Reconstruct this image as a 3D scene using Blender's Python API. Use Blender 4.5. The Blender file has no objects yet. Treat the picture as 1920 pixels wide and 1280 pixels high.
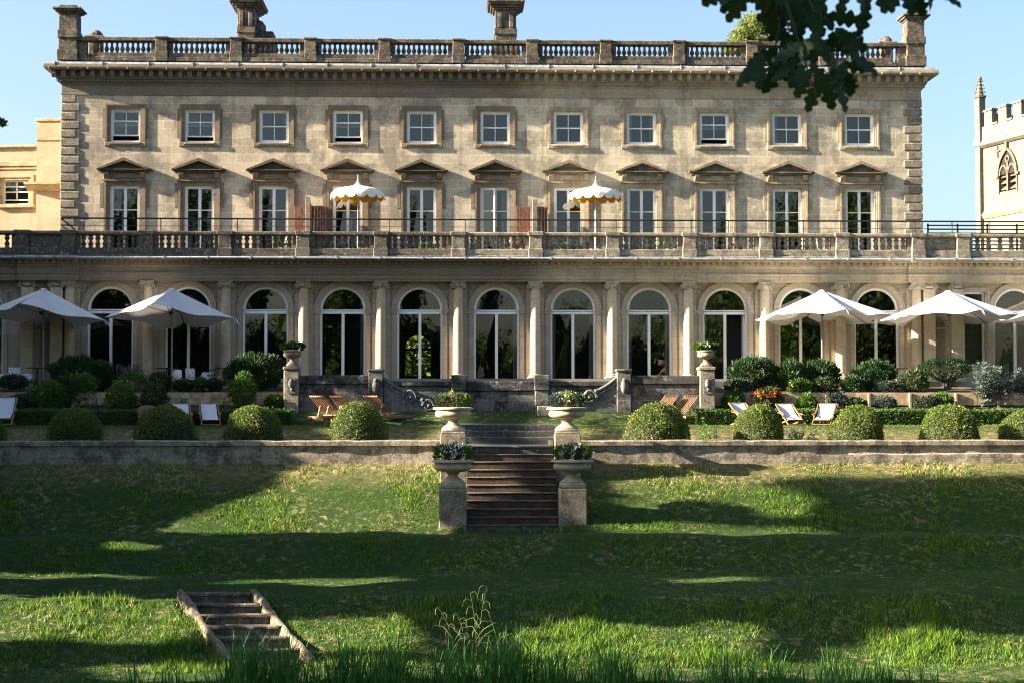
import bpy, math, random
import numpy as np
from mathutils import Vector, Matrix, Euler, noise as mnoise
R = math.radians
PI = math.pi
random.seed(11)
rng = np.random.default_rng(11)
sc = bpy.context.scene
col = sc.collection

# ------------------------------------------------------------------ camera model
F = 3000.0                                   # focal length in pixels of a 1920-wide frame
CAM = Vector((-1.48, -62.5, -0.9))
TILT, YAW = math.atan(115 / F), math.atan(100 / F)
RC = Euler((R(90) + TILT, 0, -YAW), 'XYZ').to_matrix()
RCI = RC.inverted()

def at(px, py, Y):
    r = RC @ Vector(((px - 960) / F, (640 - py) / F, -1))
    return CAM + r * ((Y - CAM.y) / r.y)

def zf(py, Y, px=931):
    return at(px, py, Y).z

def xf(px, Y, py=700):
    return at(px, py, Y).x

cam_data = bpy.data.cameras.new('camera')
cam_data.sensor_width = 36
cam_data.lens = F / 1920 * 36
cam_data.clip_start = 0.1
cam_data.clip_end = 4000
cam_data.dof.use_dof = True
cam_data.dof.focus_distance = 58
cam_data.dof.aperture_fstop = 5.0
cam = bpy.data.objects.new('camera', cam_data)
cam.location = CAM
cam.rotation_euler = (R(90) + TILT, 0, -YAW)
col.objects.link(cam)
sc.camera = cam

# ------------------------------------------------------------------ light
SUN_RATIO = 9.0                              # sideways : outwards run of a facade shadow
SUN_EL = R(21)
az = math.atan(SUN_RATIO)                    # angle of the sun from the facade's normal, towards the left
TO_SUN = Vector((-math.sin(az) * math.cos(SUN_EL), -math.cos(az) * math.cos(SUN_EL), math.sin(SUN_EL)))
sun_data = bpy.data.lights.new('sun', 'SUN')
sun_data.energy = 5.0
sun_data.angle = R(0.5)
sun_data.color = (1.0, 0.86, 0.67)
sun = bpy.data.objects.new('sun', sun_data)
sun.rotation_euler = TO_SUN.to_track_quat('Z', 'Y').to_euler()
sun.location = (-60, -30, 40)
col.objects.link(sun)

world = bpy.data.worlds.new('World')
sc.world = world
world.use_nodes = True
wn = world.node_tree
sky = wn.nodes.new('ShaderNodeTexSky')
sky.sky_type = 'NISHITA'
sky.sun_disc = False
sky.sun_elevation = SUN_EL
sky.sun_rotation = math.atan2(TO_SUN.x, TO_SUN.y)
sky.altitude = 100
sky.air_density = 1.0
sky.dust_density = 3.0
sky.ozone_density = 2.2
wn.links.new(sky.outputs[0], wn.nodes['Background'].inputs[0])
wn.nodes['Background'].inputs[1].default_value = 0.05
sc.cycles.filter_width = 1.1
sc.view_settings.view_transform = 'Standard'
sc.view_settings.look = 'None'
sc.view_settings.gamma = 1
sc.view_settings.exposure = 2.7

# ------------------------------------------------------------------ materials
class NT:
    def __init__(s, name):
        s.m = bpy.data.materials.new(name)
        s.m.use_nodes = True
        s.t = s.m.node_tree
        s.b = s.t.nodes['Principled BSDF']
        s.out = s.t.nodes['Material Output']
    def n(s, kind, **kw):
        nd = s.t.nodes.new('ShaderNode' + kind)
        for k, v in kw.items():
            setattr(nd, k, v)
        return nd
    def l(s, a, b):
        s.t.links.new(a, b)
    def pos(s):
        return s.n('NewGeometry').outputs['Position']
    def val(s, sock, v):
        if hasattr(v, 'is_output') or isinstance(v, bpy.types.NodeSocket):
            s.l(v, sock)
        else:
            sock.default_value = v
    def noise(s, vec, scale, detail=4, rough=0.55, stretch=None):
        if stretch:
            mp = s.n('Mapping')
            mp.inputs['Scale'].default_value = stretch
            s.l(vec, mp.inputs['Vector'])
            vec = mp.outputs[0]
        nd = s.n('TexNoise')
        s.l(vec, nd.inputs['Vector'])
        nd.inputs['Scale'].default_value = scale
        nd.inputs['Detail'].default_value = detail
        nd.inputs['Roughness'].default_value = rough
        return nd.outputs['Fac']
    def ramp(s, fac, a, b, va=0.0, vb=1.0):
        nd = s.n('MapRange')
        nd.interpolation_type = 'SMOOTHSTEP'
        s.l(fac, nd.inputs[0])
        for i, v in enumerate((a, b, va, vb)):
            nd.inputs[1 + i].default_value = v
        return nd.outputs[0]
    def mix(s, fac, a, b, mode='MIX'):
        nd = s.n('Mix', data_type='RGBA', blend_type=mode)
        s.val(nd.inputs[0], fac)
        for i, v in ((6, a), (7, b)):
            if isinstance(v, tuple):
                v = v if len(v) == 4 else v + (1,)
            s.val(nd.inputs[i], v)
        return nd.outputs[2]
    def math(s, op, a, b=0.0):
        nd = s.n('Math', operation=op)
        s.val(nd.inputs[0], a)
        s.val(nd.inputs[1], b)
        return nd.outputs[0]
    def bump(s, h, strength=0.3, dist=0.02):
        nd = s.n('Bump')
        nd.inputs['Strength'].default_value = strength
        nd.inputs['Distance'].default_value = dist
        s.l(h, nd.inputs['Height'])
        s.l(nd.outputs[0], s.b.inputs['Normal'])
    def done(s, color, rough=0.8, spec=None, metal=None):
        s.val(s.b.inputs['Base Color'], color if not isinstance(color, tuple) else (color if len(color) == 4 else color + (1,)))
        s.val(s.b.inputs['Roughness'], rough)
        if spec is not None:
            s.b.inputs['Specular IOR Level'].default_value = spec
        if metal is not None:
            s.b.inputs['Metallic'].default_value = metal
        return s.m

def stone(name, c1, c2, block=None, grime=0.0, grime_col=(0.03, 0.03, 0.028), gscale=1.2, lichen=0.0,
          lichen_col=(0.45, 0.44, 0.40), orange=0.0, split=None, mortar=0.7, bump=0.4, fine=14, streak=0.0,
          grime_lo=0.45, grime_hi=0.62, speck=0.0):
    t = NT(name)
    p = t.pos()
    sep = t.n('SeparateXYZ'); t.l(p, sep.inputs[0])
    X, Y, Z = sep.outputs
    c = None
    if block:
        cv = t.n('CombineXYZ')
        t.l(t.math('ADD', X, Y), cv.inputs[0]); t.l(Z, cv.inputs[1])
        br = t.n('TexBrick', offset=0.43, squash=0.8, squash_frequency=3)
        t.l(cv.outputs[0], br.inputs['Vector'])
        br.inputs['Scale'].default_value = 1
        br.inputs['Brick Width'].default_value = block[0]
        br.inputs['Row Height'].default_value = block[1]
        br.inputs['Mortar Size'].default_value = 0.018
        br.inputs['Mortar Smooth'].default_value = 0.6
        br.inputs['Bias'].default_value = 0.0
        br.inputs['Color1'].default_value = c1 + (1,)
        br.inputs['Color2'].default_value = c2 + (1,)
        br.inputs['Mortar'].default_value = tuple(v * mortar for v in c1) + (1,)
        c = br.outputs['Color']
        br2 = t.n('TexBrick', offset=0.43, squash=0.8, squash_frequency=3)
        t.l(cv.outputs[0], br2.inputs['Vector'])
        for k in ('Scale', 'Brick Width', 'Row Height'):
            br2.inputs[k].default_value = br.inputs[k].default_value
        br2.inputs['Mortar Size'].default_value = 0.0
    n1 = t.noise(p, 0.55, 5)
    n2 = t.noise(p, fine, 6, 0.65)
    if c is None:
        c = t.mix(t.ramp(t.noise(p, 2.2, 5), 0.35, 0.65), c1, c2)
    c = t.mix(t.ramp(n1, 0.35, 0.7, 0.0, 0.45), c, tuple(v * 0.72 for v in c2))
    c = t.mix(t.ramp(n2, 0.3, 0.75, 0.0, 0.5), c, tuple(min(1, v * 1.25) for v in c1))
    nw = t.noise(p, 3.0, 5, 0.6, stretch=(1, 1, 5))
    c = t.mix(t.ramp(nw, 0.5, 0.72, 0.0, 0.3), c, tuple(v * 0.6 for v in c2))
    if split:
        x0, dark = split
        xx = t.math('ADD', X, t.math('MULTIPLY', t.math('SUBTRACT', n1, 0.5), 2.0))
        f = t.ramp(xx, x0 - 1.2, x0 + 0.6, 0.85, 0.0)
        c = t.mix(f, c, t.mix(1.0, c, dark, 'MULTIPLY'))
    if grime:
        g = t.noise(p, gscale, 7, 0.68)
        c = t.mix(t.ramp(g, grime_lo, grime_hi, 0.0, grime), c, grime_col)
    if streak:
        g = t.noise(p, 2.4, 5, 0.6, stretch=(1, 1, 0.08))
        c = t.mix(t.ramp(g, 0.5, 0.7, 0.0, streak), c, tuple(v * 0.35 for v in c2))
    if speck:
        g = t.noise(p, 17, 5, 0.75)
        c = t.mix(t.ramp(g, 0.47, 0.62, 0.0, speck), c, tuple(v * 0.3 for v in c2))
        g = t.noise(p, 11, 5, 0.75)
        c = t.mix(t.ramp(g, 0.54, 0.68, 0.0, speck * .8), c, tuple(min(1, v * 1.7) for v in c1))
    if lichen:
        g = t.noise(p, 6, 7, 0.75)
        g2 = t.noise(p, 1.1, 3)
        c = t.mix(t.math('MULTIPLY', t.ramp(g, 0.58 - 0.05 * lichen, 0.66, 0.0, 0.75), t.ramp(g2, 0.38, 0.6, 0.15, 1.0)), c, lichen_col)
    if orange:
        g = t.noise(p, 5.5, 6, 0.7)
        g2 = t.noise(p, 1.3, 2)
        c = t.mix(t.math('MULTIPLY', t.ramp(g, 0.56, 0.66, 0.0, orange), t.ramp(g2, 0.45, 0.6)), c, (0.34, 0.15, 0.03))
    t.bump(t.math('ADD', n2, t.noise(p, 60, 3)), bump, 0.015)
    return t.done(c, 0.88, spec=0.25)

def plain(name, c, rough=0.6, var=0.15, scale=8, spec=None, metal=None, bump=0.0):
    t = NT(name)
    p = t.pos()
    n = t.noise(p, scale, 5)
    cc = t.mix(t.ramp(n, 0.3, 0.7), tuple(v * (1 - var) for v in c), tuple(min(1, v * (1 + var)) for v in c))
    if bump:
        t.bump(n, bump, 0.01)
    return t.done(cc, rough, spec, metal)

def leafmat(name, cols, trans=0.35, scale=9.0, rough=0.55, big=None, spec=0.3):
    """foliage: colour differs leaf by leaf, light passes through"""
    t = NT(name)
    p = t.pos()
    info = t.n('NewGeometry')
    rnd = info.outputs['Random Per Island']
    cr = t.n('ValToRGB')
    t.l(rnd, cr.inputs[0])
    el = cr.color_ramp.elements
    while len(el) < len(cols):
        el.new(0.5)
    for i, c in enumerate(cols):
        el[i].position = i / max(1, len(cols) - 1)
        el[i].color = c + (1,)
    c = cr.outputs[0]
    n = t.noise(p, scale, 4)
    c = t.mix(t.ramp(n, 0.35, 0.7, 0.0, 0.45), c, tuple(v * 1.5 for v in cols[-1]))
    if big:
        g = t.noise(p, big[1], 5, 0.6)
        c = t.mix(t.ramp(g, big[2], big[3], 0.0, big[4]), c, big[0])
    t.done(c, rough, spec)
    tr = t.n('BsdfTranslucent')
    t.l(c, tr.inputs[0])
    mx = t.n('MixShader')
    mx.inputs[0].default_value = trans
    t.l(t.b.outputs[0], mx.inputs[1]); t.l(tr.outputs[0], mx.inputs[2])
    t.l(mx.outputs[0], t.out.inputs[0])
    return t.m

M = {}
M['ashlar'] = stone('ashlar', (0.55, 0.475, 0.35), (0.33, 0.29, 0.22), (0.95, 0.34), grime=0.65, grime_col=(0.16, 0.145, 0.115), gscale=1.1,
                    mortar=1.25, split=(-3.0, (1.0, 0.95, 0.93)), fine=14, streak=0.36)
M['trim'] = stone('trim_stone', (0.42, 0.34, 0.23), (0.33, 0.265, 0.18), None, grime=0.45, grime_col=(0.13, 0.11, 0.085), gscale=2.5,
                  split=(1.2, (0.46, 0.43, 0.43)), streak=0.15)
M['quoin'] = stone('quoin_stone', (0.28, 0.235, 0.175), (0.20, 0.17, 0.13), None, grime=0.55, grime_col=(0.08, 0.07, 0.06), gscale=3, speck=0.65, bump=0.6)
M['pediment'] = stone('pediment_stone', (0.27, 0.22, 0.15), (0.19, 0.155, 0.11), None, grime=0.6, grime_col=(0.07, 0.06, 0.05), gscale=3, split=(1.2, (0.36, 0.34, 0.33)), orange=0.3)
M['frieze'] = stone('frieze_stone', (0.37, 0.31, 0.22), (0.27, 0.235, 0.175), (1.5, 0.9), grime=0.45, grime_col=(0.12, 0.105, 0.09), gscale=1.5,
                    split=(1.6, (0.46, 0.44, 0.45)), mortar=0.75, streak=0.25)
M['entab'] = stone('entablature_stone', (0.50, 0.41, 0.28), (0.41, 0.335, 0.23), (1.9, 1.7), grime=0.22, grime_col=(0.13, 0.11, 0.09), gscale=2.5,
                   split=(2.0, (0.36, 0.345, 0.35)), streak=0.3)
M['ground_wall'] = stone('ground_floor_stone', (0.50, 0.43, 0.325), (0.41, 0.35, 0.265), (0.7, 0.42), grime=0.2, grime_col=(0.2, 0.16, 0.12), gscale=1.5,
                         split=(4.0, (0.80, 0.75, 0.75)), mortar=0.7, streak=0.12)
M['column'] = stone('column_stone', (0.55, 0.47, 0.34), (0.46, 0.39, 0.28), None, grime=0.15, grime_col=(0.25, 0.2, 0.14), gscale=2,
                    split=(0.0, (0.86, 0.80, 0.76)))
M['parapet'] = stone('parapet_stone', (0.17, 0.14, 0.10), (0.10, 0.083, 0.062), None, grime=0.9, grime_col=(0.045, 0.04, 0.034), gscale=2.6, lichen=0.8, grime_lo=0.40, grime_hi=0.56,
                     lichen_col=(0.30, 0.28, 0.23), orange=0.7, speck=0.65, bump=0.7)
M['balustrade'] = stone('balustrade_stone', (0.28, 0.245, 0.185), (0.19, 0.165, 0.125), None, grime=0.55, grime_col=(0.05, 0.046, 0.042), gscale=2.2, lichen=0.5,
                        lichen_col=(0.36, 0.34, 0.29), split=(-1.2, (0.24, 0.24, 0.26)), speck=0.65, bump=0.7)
M['perron'] = stone('garden_wall_stone', (0.155, 0.15, 0.14), (0.085, 0.082, 0.078), (0.9, 0.4), grime=0.9, grime_col=(0.02, 0.019, 0.018), gscale=1.7, lichen=1.5,
                    lichen_col=(0.30, 0.30, 0.29), mortar=1.5, speck=0.65, bump=0.9, grime_lo=0.42, grime_hi=0.58)
M['coping'] = stone('black_stained_coping', (0.085, 0.081, 0.075), (0.05, 0.048, 0.045), (0.9, 0.6), grime=0.9, grime_col=(0.02, 0.019, 0.018), gscale=1.7, lichen=2.0,
                    lichen_col=(0.30, 0.30, 0.29), mortar=1.5, speck=0.65, bump=0.9, grime_lo=0.42, grime_hi=0.58)
M['carving'] = stone('carved_stone', (0.18, 0.178, 0.17), (0.11, 0.11, 0.105), None, grime=0.6, grime_col=(0.05, 0.05, 0.05), gscale=3, lichen=0.6, speck=0.65, bump=0.9)
M['pier'] = stone('pier_stone', (0.34, 0.285, 0.20), (0.19, 0.16, 0.12), (0.62, 0.30), grime=0.75, grime_col=(0.06, 0.052, 0.042), gscale=3.0, lichen=1.2, orange=0.85, speck=0.65, bump=0.9, mortar=0.6)
M['urn'] = stone('urn_stone', (0.42, 0.37, 0.28), (0.33, 0.285, 0.20), None, grime=0.5, grime_col=(0.17, 0.15, 0.11), gscale=4, lichen=0.3, orange=0.35, bump=0.5)
M['retaining'] = stone('retaining_wall_stone', (0.42, 0.36, 0.275), (0.26, 0.225, 0.175), (1.5, 0.5), grime=0.7, grime_lo=0.44, grime_hi=0.6, grime_col=(0.045, 0.04, 0.034), gscale=2.8, lichen=1.0, orange=0.5, speck=0.65, bump=1.0, mortar=0.5)
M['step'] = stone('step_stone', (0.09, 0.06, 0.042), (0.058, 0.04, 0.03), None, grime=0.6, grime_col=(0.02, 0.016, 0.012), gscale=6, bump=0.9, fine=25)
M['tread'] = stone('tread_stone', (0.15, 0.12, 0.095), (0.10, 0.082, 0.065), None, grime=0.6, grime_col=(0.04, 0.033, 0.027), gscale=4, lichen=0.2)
M['greystep'] = stone('grey_step_stone', (0.105, 0.10, 0.09), (0.065, 0.062, 0.058), (1.6, 5), grime=0.6, grime_col=(0.03, 0.03, 0.028), gscale=3, lichen=1.0, speck=0.65, bump=0.9)
M['logstep'] = stone('weathered_riser', (0.17, 0.14, 0.105), (0.11, 0.09, 0.07), None, grime=0.6, grime_col=(0.04, 0.033, 0.025), gscale=5, lichen=0.9, orange=0.3, speck=0.65, bump=1.0)
M['kerb'] = stone('mossy_kerb', (0.25, 0.20, 0.145), (0.15, 0.12, 0.088), None, grime=0.5, grime_col=(0.06, 0.05, 0.035), gscale=5, lichen=0.8, orange=0.8, speck=0.65, bump=1.0)
M['honey'] = stone('honey_stone', (0.40, 0.325, 0.225), (0.30, 0.24, 0.165), (0.95, 0.34), grime=0.4, grime_col=(0.3, 0.2, 0.1), gscale=0.9, mortar=0.85, streak=0.2)
M['honey_trim'] = stone('honey_trim', (0.48, 0.36, 0.2), (0.36, 0.28, 0.17), None, grime=0.5, grime_col=(0.12, 0.09, 0.05), gscale=2)
M['church'] = stone('church_stone', (0.20, 0.17, 0.13), (0.155, 0.13, 0.098), (0.6, 0.3), grime=0.35, grime_col=(0.10, 0.08, 0.055), gscale=1.0, mortar=0.85, bump=0.6)
M['church_dark'] = stone('church_trim', (0.15, 0.12, 0.085), (0.10, 0.08, 0.058), None, grime=0.5, grime_col=(0.08, 0.065, 0.05), gscale=2)
M['paving'] = stone('paving', (0.34, 0.30, 0.24), (0.26, 0.23, 0.19), None, grime=0.3)
M['white'] = plain('white_paint', (0.78, 0.77, 0.74), 0.45, 0.05, 3)
M['lead'] = plain('lead', (0.30, 0.32, 0.345), 0.5, 0.3, 5, bump=0.4)
M['slate'] = plain('roof_slate', (0.09, 0.10, 0.115), 0.6, 0.3, 4)
M['black'] = plain('black_metal', (0.012, 0.012, 0.013), 0.45, 0.2)
M['wire'] = plain('rail_wire', (0.10, 0.10, 0.105), 0.4, 0.2, metal=0.6)
M['dark'] = plain('dark_interior', (0.008, 0.008, 0.008), 0.9, 0.2)
M['pole'] = plain('parasol_pole', (0.23, 0.21, 0.19), 0.4, 0.1, metal=0.6)
M['teak'] = plain('teak', (0.22, 0.10, 0.038), 0.55, 0.3, 14)
M['screen_wood'] = plain('cedar_boards', (0.13, 0.056, 0.032), 0.65, 0.5, 7, bump=0.3)
M['post_wood'] = plain('screen_post_wood', (0.20, 0.16, 0.12), 0.75, 0.3, 9)
M['board'] = plain('raised_bed_boards', (0.42, 0.30, 0.17), 0.8, 0.35, 5, bump=0.4)
M['chair_wood'] = plain('deckchair_wood', (0.21, 0.11, 0.045), 0.5, 0.2, 10)
M['sling'] = plain('deckchair_canvas', (0.50, 0.51, 0.535), 0.9, 0.04)
M['soil'] = plain('soil', (0.035, 0.022, 0.016), 0.95, 0.5, 20, bump=1.0)
M['terracotta'] = plain('terracotta', (0.42, 0.14, 0.06), 0.8, 0.25, 9)
M['green_metal'] = plain('pale_metal', (0.34, 0.36, 0.32), 0.5, 0.15)
M['rattan'] = plain('rattan', (0.10, 0.06, 0.035), 0.7, 0.4, 40)
M['bark'] = plain('bark', (0.07, 0.055, 0.042), 0.9, 0.4, 8, bump=0.9)
M['yellow_flower'] = leafmat('yellow_petals', [(0.55, 0.42, 0.03), (0.62, 0.55, 0.10)], 0.3)
M['orange_flower'] = leafmat('orange_petals', [(0.55, 0.07, 0.01), (0.70, 0.16, 0.02)], 0.3)
M['white_flower'] = leafmat('white_petals', [(0.75, 0.74, 0.72), (0.70, 0.69, 0.70)], 0.3)
M['purple_flower'] = leafmat('purple_petals', [(0.14, 0.05, 0.24), (0.26, 0.15, 0.38)], 0.3)

def canvas(name, c, trans):
    t = NT(name)
    p = t.pos()
    n = t.noise(p, 1.6, 3)
    c2 = t.mix(t.ramp(n, 0.3, 0.7), tuple(v * 0.93 for v in c), c)
    t.done(c2, 0.9, 0.15)
    t.bump(t.noise(p, 3.0, 2), 0.25, 0.05)
    tr = t.n('BsdfTranslucent'); t.l(c2, tr.inputs[0])
    mx = t.n('MixShader'); mx.inputs[0].default_value = trans
    t.l(t.b.outputs[0], mx.inputs[1]); t.l(tr.outputs[0], mx.inputs[2]); t.l(mx.outputs[0], t.out.inputs[0])
    return t.m
M['canvas'] = canvas('parasol_canvas', (0.60, 0.60, 0.60), 0.10)
M['canvas_white'] = canvas('white_parasol_canvas', (0.82, 0.79, 0.70), 0.1)
M['canvas_yellow'] = canvas('yellow_parasol_lining', (0.85, 0.52, 0.07), 0.35)

def glassmat():
    t = NT('window_glass')
    p = t.pos()
    bp = t.n('Bump'); bp.inputs['Strength'].default_value = 0.10; bp.inputs['Distance'].default_value = 0.02
    t.l(t.noise(p, 1.7, 2), bp.inputs['Height'])
    fr = t.n('Fresnel'); fr.inputs['IOR'].default_value = 1.85
    gl = t.n('BsdfGlossy'); gl.inputs['Roughness'].default_value = 0.015; gl.inputs['Color'].default_value = (0.95, 0.91, 0.84, 1); t.l(bp.outputs[0], gl.inputs['Normal'])
    tr = t.n('BsdfTransparent'); tr.inputs[0].default_value = (0.62, 0.66, 0.65, 1)
    mx = t.n('MixShader')
    t.l(fr.outputs[0], mx.inputs[0]); t.l(tr.outputs[0], mx.inputs[1]); t.l(gl.outputs[0], mx.inputs[2])
    t.l(mx.outputs[0], t.out.inputs[0])
    return t.m
M['glass'] = glassmat()

def cushionmat():
    t = NT('patterned_cushion')
    p = t.pos()
    v = t.n('TexVoronoi'); t.l(p, v.inputs['Vector']); v.inputs['Scale'].default_value = 16
    c = t.mix(t.ramp(v.outputs['Distance'], 0.28, 0.36), (0.02, 0.02, 0.022), (0.62, 0.62, 0.62))
    return t.done(c, 0.9)
M['cushion'] = cushionmat()
M['curtain'] = plain('curtain_cloth', (0.62, 0.60, 0.56), 0.9, 0.06)

def grassmat(name, soil):
    t = NT(name)
    p = t.pos()
    n1 = t.noise(p, 0.5, 5, 0.6)
    n2 = t.noise(p, 5.0, 6, 0.7)
    n3 = t.noise(p, 26.0, 4, 0.7)
    c = t.mix(t.ramp(n3, 0.3, 0.7), (0.006, 0.024, 0.003), (0.034, 0.076, 0.010))
    sp = t.n('SeparateXYZ'); t.l(p, sp.inputs[0])
    dry = t.math('SUBTRACT', t.ramp(sp.outputs[1], -17.6, -15.7, 0.0, 0.36), t.ramp(sp.outputs[1], -12.0, -10.4, 0.0, 0.36))
    c = t.mix(t.math('ADD', t.math('MULTIPLY', t.ramp(n2, 0.50, 0.68), t.ramp(n1, 0.40, 0.62, 0.2, 0.9)), t.math('MULTIPLY', dry, t.ramp(n2, 0.3, 0.55))), c, (0.34, 0.25, 0.13))
    if soil:
        c = t.mix(t.ramp(t.noise(p, 1.4, 6, 0.7), 0.6, 0.68, 0.0, 0.8), c, (0.12, 0.085, 0.055))
    t.bump(t.math('ADD', n2, n3), 0.8, 0.08)
    return t.done(c, 0.9, 0.2)
M['lawn'] = grassmat('lawn_ground', True)

def blademat(name, greens, straw, amount):
    t = NT(name)
    p = t.pos()
    rnd = t.n('NewGeometry').outputs['Random Per Island']
    n1 = t.noise(p, 0.5, 5, 0.6)
    n2 = t.noise(p, 3.5, 5, 0.7)
    c = t.mix(rnd, greens[0], greens[1])
    f = t.math('ADD', t.math('MULTIPLY', t.ramp(n2, 0.44, 0.70), t.ramp(n1, 0.36, 0.6, 0.2, 0.85)), t.math('MULTIPLY', t.math('SUBTRACT', rnd, 0.5), 0.9))
    sp = t.n('SeparateXYZ'); t.l(p, sp.inputs[0])
    f = t.math('ADD', f, t.math('SUBTRACT', t.ramp(sp.outputs[1], -18.2, -15.7, -0.16, 0.36), t.ramp(sp.outputs[1], -12.0, -10.4, 0.0, 0.5)))
    c = t.mix(t.ramp(f, 0.35, 0.75, 0.0, amount), c, straw)
    t.done(c, 0.6, 0.25)
    tr = t.n('BsdfTranslucent'); t.l(c, tr.inputs[0])
    mx = t.n('MixShader'); mx.inputs[0].default_value = 0.35
    t.l(t.b.outputs[0], mx.inputs[1]); t.l(tr.outputs[0], mx.inputs[2]); t.l(mx.outputs[0], t.out.inputs[0])
    return t.m
M['blade'] = blademat('grass_blades', ((0.010, 0.058, 0.003), (0.20, 0.33, 0.032)), (0.56, 0.46, 0.21), 0.92)
M['mown_blade'] = blademat('mown_grass_blades', ((0.022, 0.085, 0.010), (0.11, 0.21, 0.035)), (0.48, 0.42, 0.2), 0.7)
M["reed"] = leafmat("reed_blades", [(0.012, 0.06, 0.008), (0.03, 0.12, 0.018), (0.08, 0.21, 0.035)], 0.3, scale=2)
M['straw'] = plain('dry_straw', (0.20, 0.24, 0.07), 0.8, 0.2)
M['box_leaf'] = leafmat('box_leaves', [(0.025, 0.058, 0.008), (0.065, 0.115, 0.016), (0.15, 0.185, 0.032)], 0.25, 12,
                        big=((0.27, 0.17, 0.05), 1.8, 0.56, 0.72, 0.6))
M['box_core'] = plain('box_twigs', (0.018, 0.024, 0.008), 0.95, 0.4, 12)
M['hedge_leaf'] = leafmat('hedge_leaves', [(0.02, 0.055, 0.010), (0.045, 0.10, 0.016), (0.075, 0.14, 0.02)], 0.25)
M['rosemary'] = leafmat('rosemary_leaves', [(0.006, 0.022, 0.006), (0.014, 0.042, 0.010), (0.03, 0.07, 0.016)], 0.15)
M['olive_leaf'] = leafmat('olive_green_leaves', [(0.014, 0.034, 0.010), (0.032, 0.06, 0.018), (0.06, 0.09, 0.03)], 0.25)
M['lime_leaf'] = leafmat('bright_leaves', [(0.022, 0.075, 0.010), (0.05, 0.12, 0.016), (0.09, 0.17, 0.03)], 0.35)
M['silver_leaf'] = leafmat('silver_leaves', [(0.02, 0.038, 0.03), (0.04, 0.065, 0.055), (0.08, 0.105, 0.095)], 0.12)
M['grey_leaf'] = leafmat('lavender_leaves', [(0.025, 0.038, 0.026), (0.05, 0.065, 0.045)], 0.2)
M['tree_leaf'] = leafmat('tree_leaves', [(0.025, 0.055, 0.010), (0.05, 0.10, 0.018), (0.09, 0.15, 0.03)], 0.35)
M['light_tree_leaf'] = leafmat('light_tree_leaves', [(0.07, 0.11, 0.02), (0.13, 0.18, 0.035), (0.21, 0.24, 0.06)], 0.4)
M['oak_leaf'] = leafmat('oak_leaves', [(0.008, 0.028, 0.005), (0.016, 0.05, 0.008)], 0.3, 4)

M['dry_blade'] = blademat('dry_grass_blades', ((0.03, 0.075, 0.010), (0.13, 0.17, 0.03)), (0.30, 0.22, 0.10), 0.95)

def watermat():
    t = NT('lake_water')
    t.done((0.015, 0.022, 0.016), 0.06)
    t.bump(t.noise(t.pos(), 2.0, 3), 0.15, 0.05)
    return t.m
M['water'] = watermat()

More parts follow.
